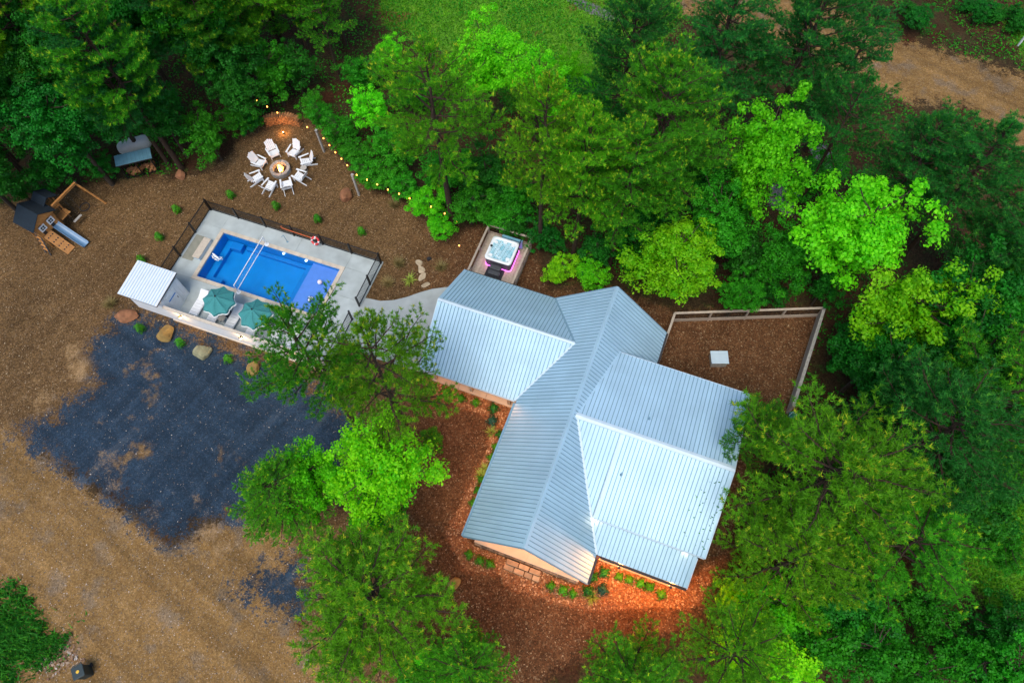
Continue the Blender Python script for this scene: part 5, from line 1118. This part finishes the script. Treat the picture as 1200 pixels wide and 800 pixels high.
# grass and ground cover (uncountable)
def grass_patch(name, polys, n, h, m, size):
    V = []; T = []
    pts = np.concatenate([np.array(rand_in(p, k)) for p, k in zip(polys, n)]); N_ = len(pts); r = RS
    c = np.column_stack([pts, th(pts[:, 0], pts[:, 1])]); d = np.column_stack([r.randn(N_)*.5, r.randn(N_)*.5, np.ones(N_)]); a = r.rand(N_)*6.28
    s = np.column_stack([np.cos(a), np.sin(a), np.zeros(N_)])*(size*(.5+r.rand(N_)))[:, None]; t = c+d*(h*(.4+.9*r.rand(N_)))[:, None]
    me = quadmesh(name, np.stack([c-s, c+s, t], 1).reshape(-1, 3), np.clip(.45+.3*r.randn(N_), 0, 1), True); o = link(name, me, m); o['kind'] = 'stuff'; return o
grass_patch('grass', [Z['lawn'][1], Z['lawn'][0], Z['lawn'][2], Z['lawn'][3]], (2000, 26000, 5000, 4000), .24, 'grass_green', .05)
def ragged(poly, n, fall):
    a = np.array(poly); lo = a.min(0)-fall; hi = a.max(0)+fall; out = []
    while len(out) < n:
        p = lo+(hi-lo)*RS.rand(4000, 2); d = sdist(p[:, 0], p[:, 1], poly)
        nz = .5*np.sin(p[:, 0]*2.1+1.7*np.sin(p[:, 1]*1.6))+.5*np.sin(p[:, 1]*2.7+p[:, 0]*.8)+.35*np.sin(p[:, 0]*6.1-p[:, 1]*4.3)
        out += p[(-d/fall+.55*nz+.35*RS.randn(4000)) > 0].tolist()
    return np.array(out[:n])
pts = ragged(Z['lawn'][1], 17000, 1.0); N_ = len(pts)
c = np.column_stack([pts, np.full(N_, .02)]); d = np.column_stack([RS.randn(N_)*.5, RS.randn(N_)*.5, np.ones(N_)]); a = RS.rand(N_)*6.28; s_ = np.column_stack([np.cos(a), np.sin(a), np.zeros(N_)])*(.03+.05*RS.rand(N_))[:, None]
o = link('verge_grass', quadmesh('verge_grass', np.stack([c-s_, c+s_, c+d*(.12+.3*RS.rand(N_))[:, None]], 1).reshape(-1, 3), np.clip(.3+.3*RS.randn(N_), 0, 1), True), 'verge'); o['kind'] = 'stuff'
pts = ragged(px((50, 742), (80, 750), (95, 772), (70, 790), (40, 786), (52, 765)), 420, .5); flat_bits('verge_stones', 'verge_stone', pts.tolist(), .085, tilt=1.2)
allp = [px((-40, 230), (200, 205), (285, 150), (365, 135), (490, 240), (620, 285), (780, 350), (965, 355), (930, 480), (840, 690), (820, 820), (1240, 820), (1240, -40), (-40, -40))]
pts_free = lambda x, y: ~inpoly(x, y, Z['farroad'][0]) & ~inpoly(x, y, Z['gravel'][0])
_r = rand_in(allp[0], 52000, lambda x, y: pts_free(x, y) & (np.sin(x*.7+1.3*np.sin(y*.5))*np.cos(y*.6+x*.21)+.5*np.sin(x*1.9+y*1.3) > -.35))
pts = np.array(_r); N_ = len(pts); d = RS.randn(N_, 3)*.5+np.array([0, 0, 1]); c = np.column_stack([pts, th(pts[:, 0], pts[:, 1])+.05+.45*RS.rand(N_)**2])
o = link('undergrowth', quadmesh('undergrowth', leaf_quads(c, d, .17, .6), np.clip(.4+.3*RS.randn(N_), 0, 1)), 'leaf_mid'); o['kind'] = 'stuff'
# ------------------------------------------------------------------ woodland labels: size, colour, kind and rank by distance from a landmark
MARKS = {'blue roofed shelter': (165, 195), 'playset': (45, 260), 'firewood stack': (333, 146), 'fire pit': (329, 199), 'string light post': (421, 229), 'hot tub': (590, 300), 'north gable peak': (724, 350), 'yard fence corner': (960, 368), 'board fence end': (925, 485), 'dirt track bend': (1150, 130), 'grassy clearing': (640, 40), 'low porch corner': (806, 700), 'white marker post': (1192, 55), 'trash bin': (103, 787), 'lidded yard box': (843, 419), 'parking pad corner': (330, 600)}
BEDS = {'stone steps': (612, 666), 'copper downspout': (700, 655), 'low porch corner': (806, 692), 'west porch end': (500, 446), 'inner roof corner': (603, 472), 'west gable corner': (543, 630), 'east gable corner': (688, 686), 'long eave': (572, 545)}
POOLM = {'white shed': (170, 340), 'fire pit': (329, 199), 'life ring': (370, 284), 'fence corner': (447, 310), 'playset': (70, 260), 'lichen covered boulder': (240, 415)}
ORD = ['closest', 'second closest', 'third closest', 'fourth closest', 'fifth closest', 'sixth closest', 'seventh closest', 'eighth closest', 'ninth closest', 'tenth closest', 'eleventh closest', 'twelfth closest']
CW = dict(pine_mid='mid green', pine_warm='yellowish', pine_dark='dark', leaf_bright='bright green', leaf_lime='lime', leaf_mid='mid green', leaf_dark='dark green')
def relabel(groups, marks, describe):
    mp = {k: P(*v)[:2] for k, v in marks.items()}; bucket = {}
    for o in list(COL.objects):
        if o.parent is None and o.get('group') in groups:
            p = np.array(o.location[:2]); k = min(mp, key=lambda n: np.hypot(*(p-mp[n])))
            bucket.setdefault((describe(o), k), []).append((float(np.hypot(*(p-mp[k]))), o.name))
    for (w_, k), l in bucket.items():
        for i, (d, n_) in enumerate(sorted(l)):
            if i < len(ORD): bpy.data.objects[n_]['label'] = f"{w_}, {ORD[i]} of its kind to the {k}"
def woods(o):
    cr = [c for c in o.children if c.name.startswith('crown')][0]; zc = max(c[2] for c in cr.bound_box)*o.scale[2]
    nm = 'pine' if 'pine' in o.name else ('shrub' if 'shrub' in o.name else 'broadleaf tree')
    return f"{'low' if zc < 3.5 else ('young' if zc < 7 else 'tall')} {CW[cr.material_slots[0].material.name]} {nm}"
relabel({'pines in the dark woods', 'broadleaf trees in the dark woods', 'shrubs along the string lights', 'understory shrubs behind the house', 'broadleaf trees in the east woods', 'shrubs under the driveway pines', 'shrubs beyond the dirt track', 'pines of the surrounding woods', 'broadleaf trees of the surrounding woods'}, MARKS, woods)
relabel({'round plants in the mulch beds'}, BEDS, lambda o: 'small round green bed plant'); relabel({'bluish dwarf conifers'}, BEDS, lambda o: 'low bluish dwarf conifer'); relabel({'dark dwarf conifers'}, BEDS, lambda o: 'low dark dwarf conifer'); relabel({'spiky plants in the mulch beds'}, BEDS, lambda o: 'small yellow green spiky plant')
relabel({'young evergreens around the pool fence', 'young evergreens between the boulders'}, POOLM, lambda o: 'small upright evergreen in the chips')
# leaves blown onto the roof
q = [(EE-.15-1.6*RS.rand()**2, SU+.1+4*RS.rand()) for _ in range(46)]
V_ = []
for v_, u_ in q:
    x_, y_ = HW(v_, u_); a_ = RS.rand()*6.28; s_ = .03+.05*RS.rand(); z_ = zSL(v_, u_)+.045
    V_ += [(x_+s_*math.cos(a_), y_+s_*math.sin(a_), z_), (x_-s_*.4*math.sin(a_), y_+s_*.4*math.cos(a_), z_+.02), (x_-s_*math.cos(a_), y_-s_*math.sin(a_), z_), (x_+s_*.4*math.sin(a_), y_-s_*.4*math.cos(a_), z_+.01)]
o = link('fallen_leaves', quadmesh('fallen_leaves', np.array(V_), RS.rand(len(q))), 'pine_dark'); o['kind'] = 'stuff'
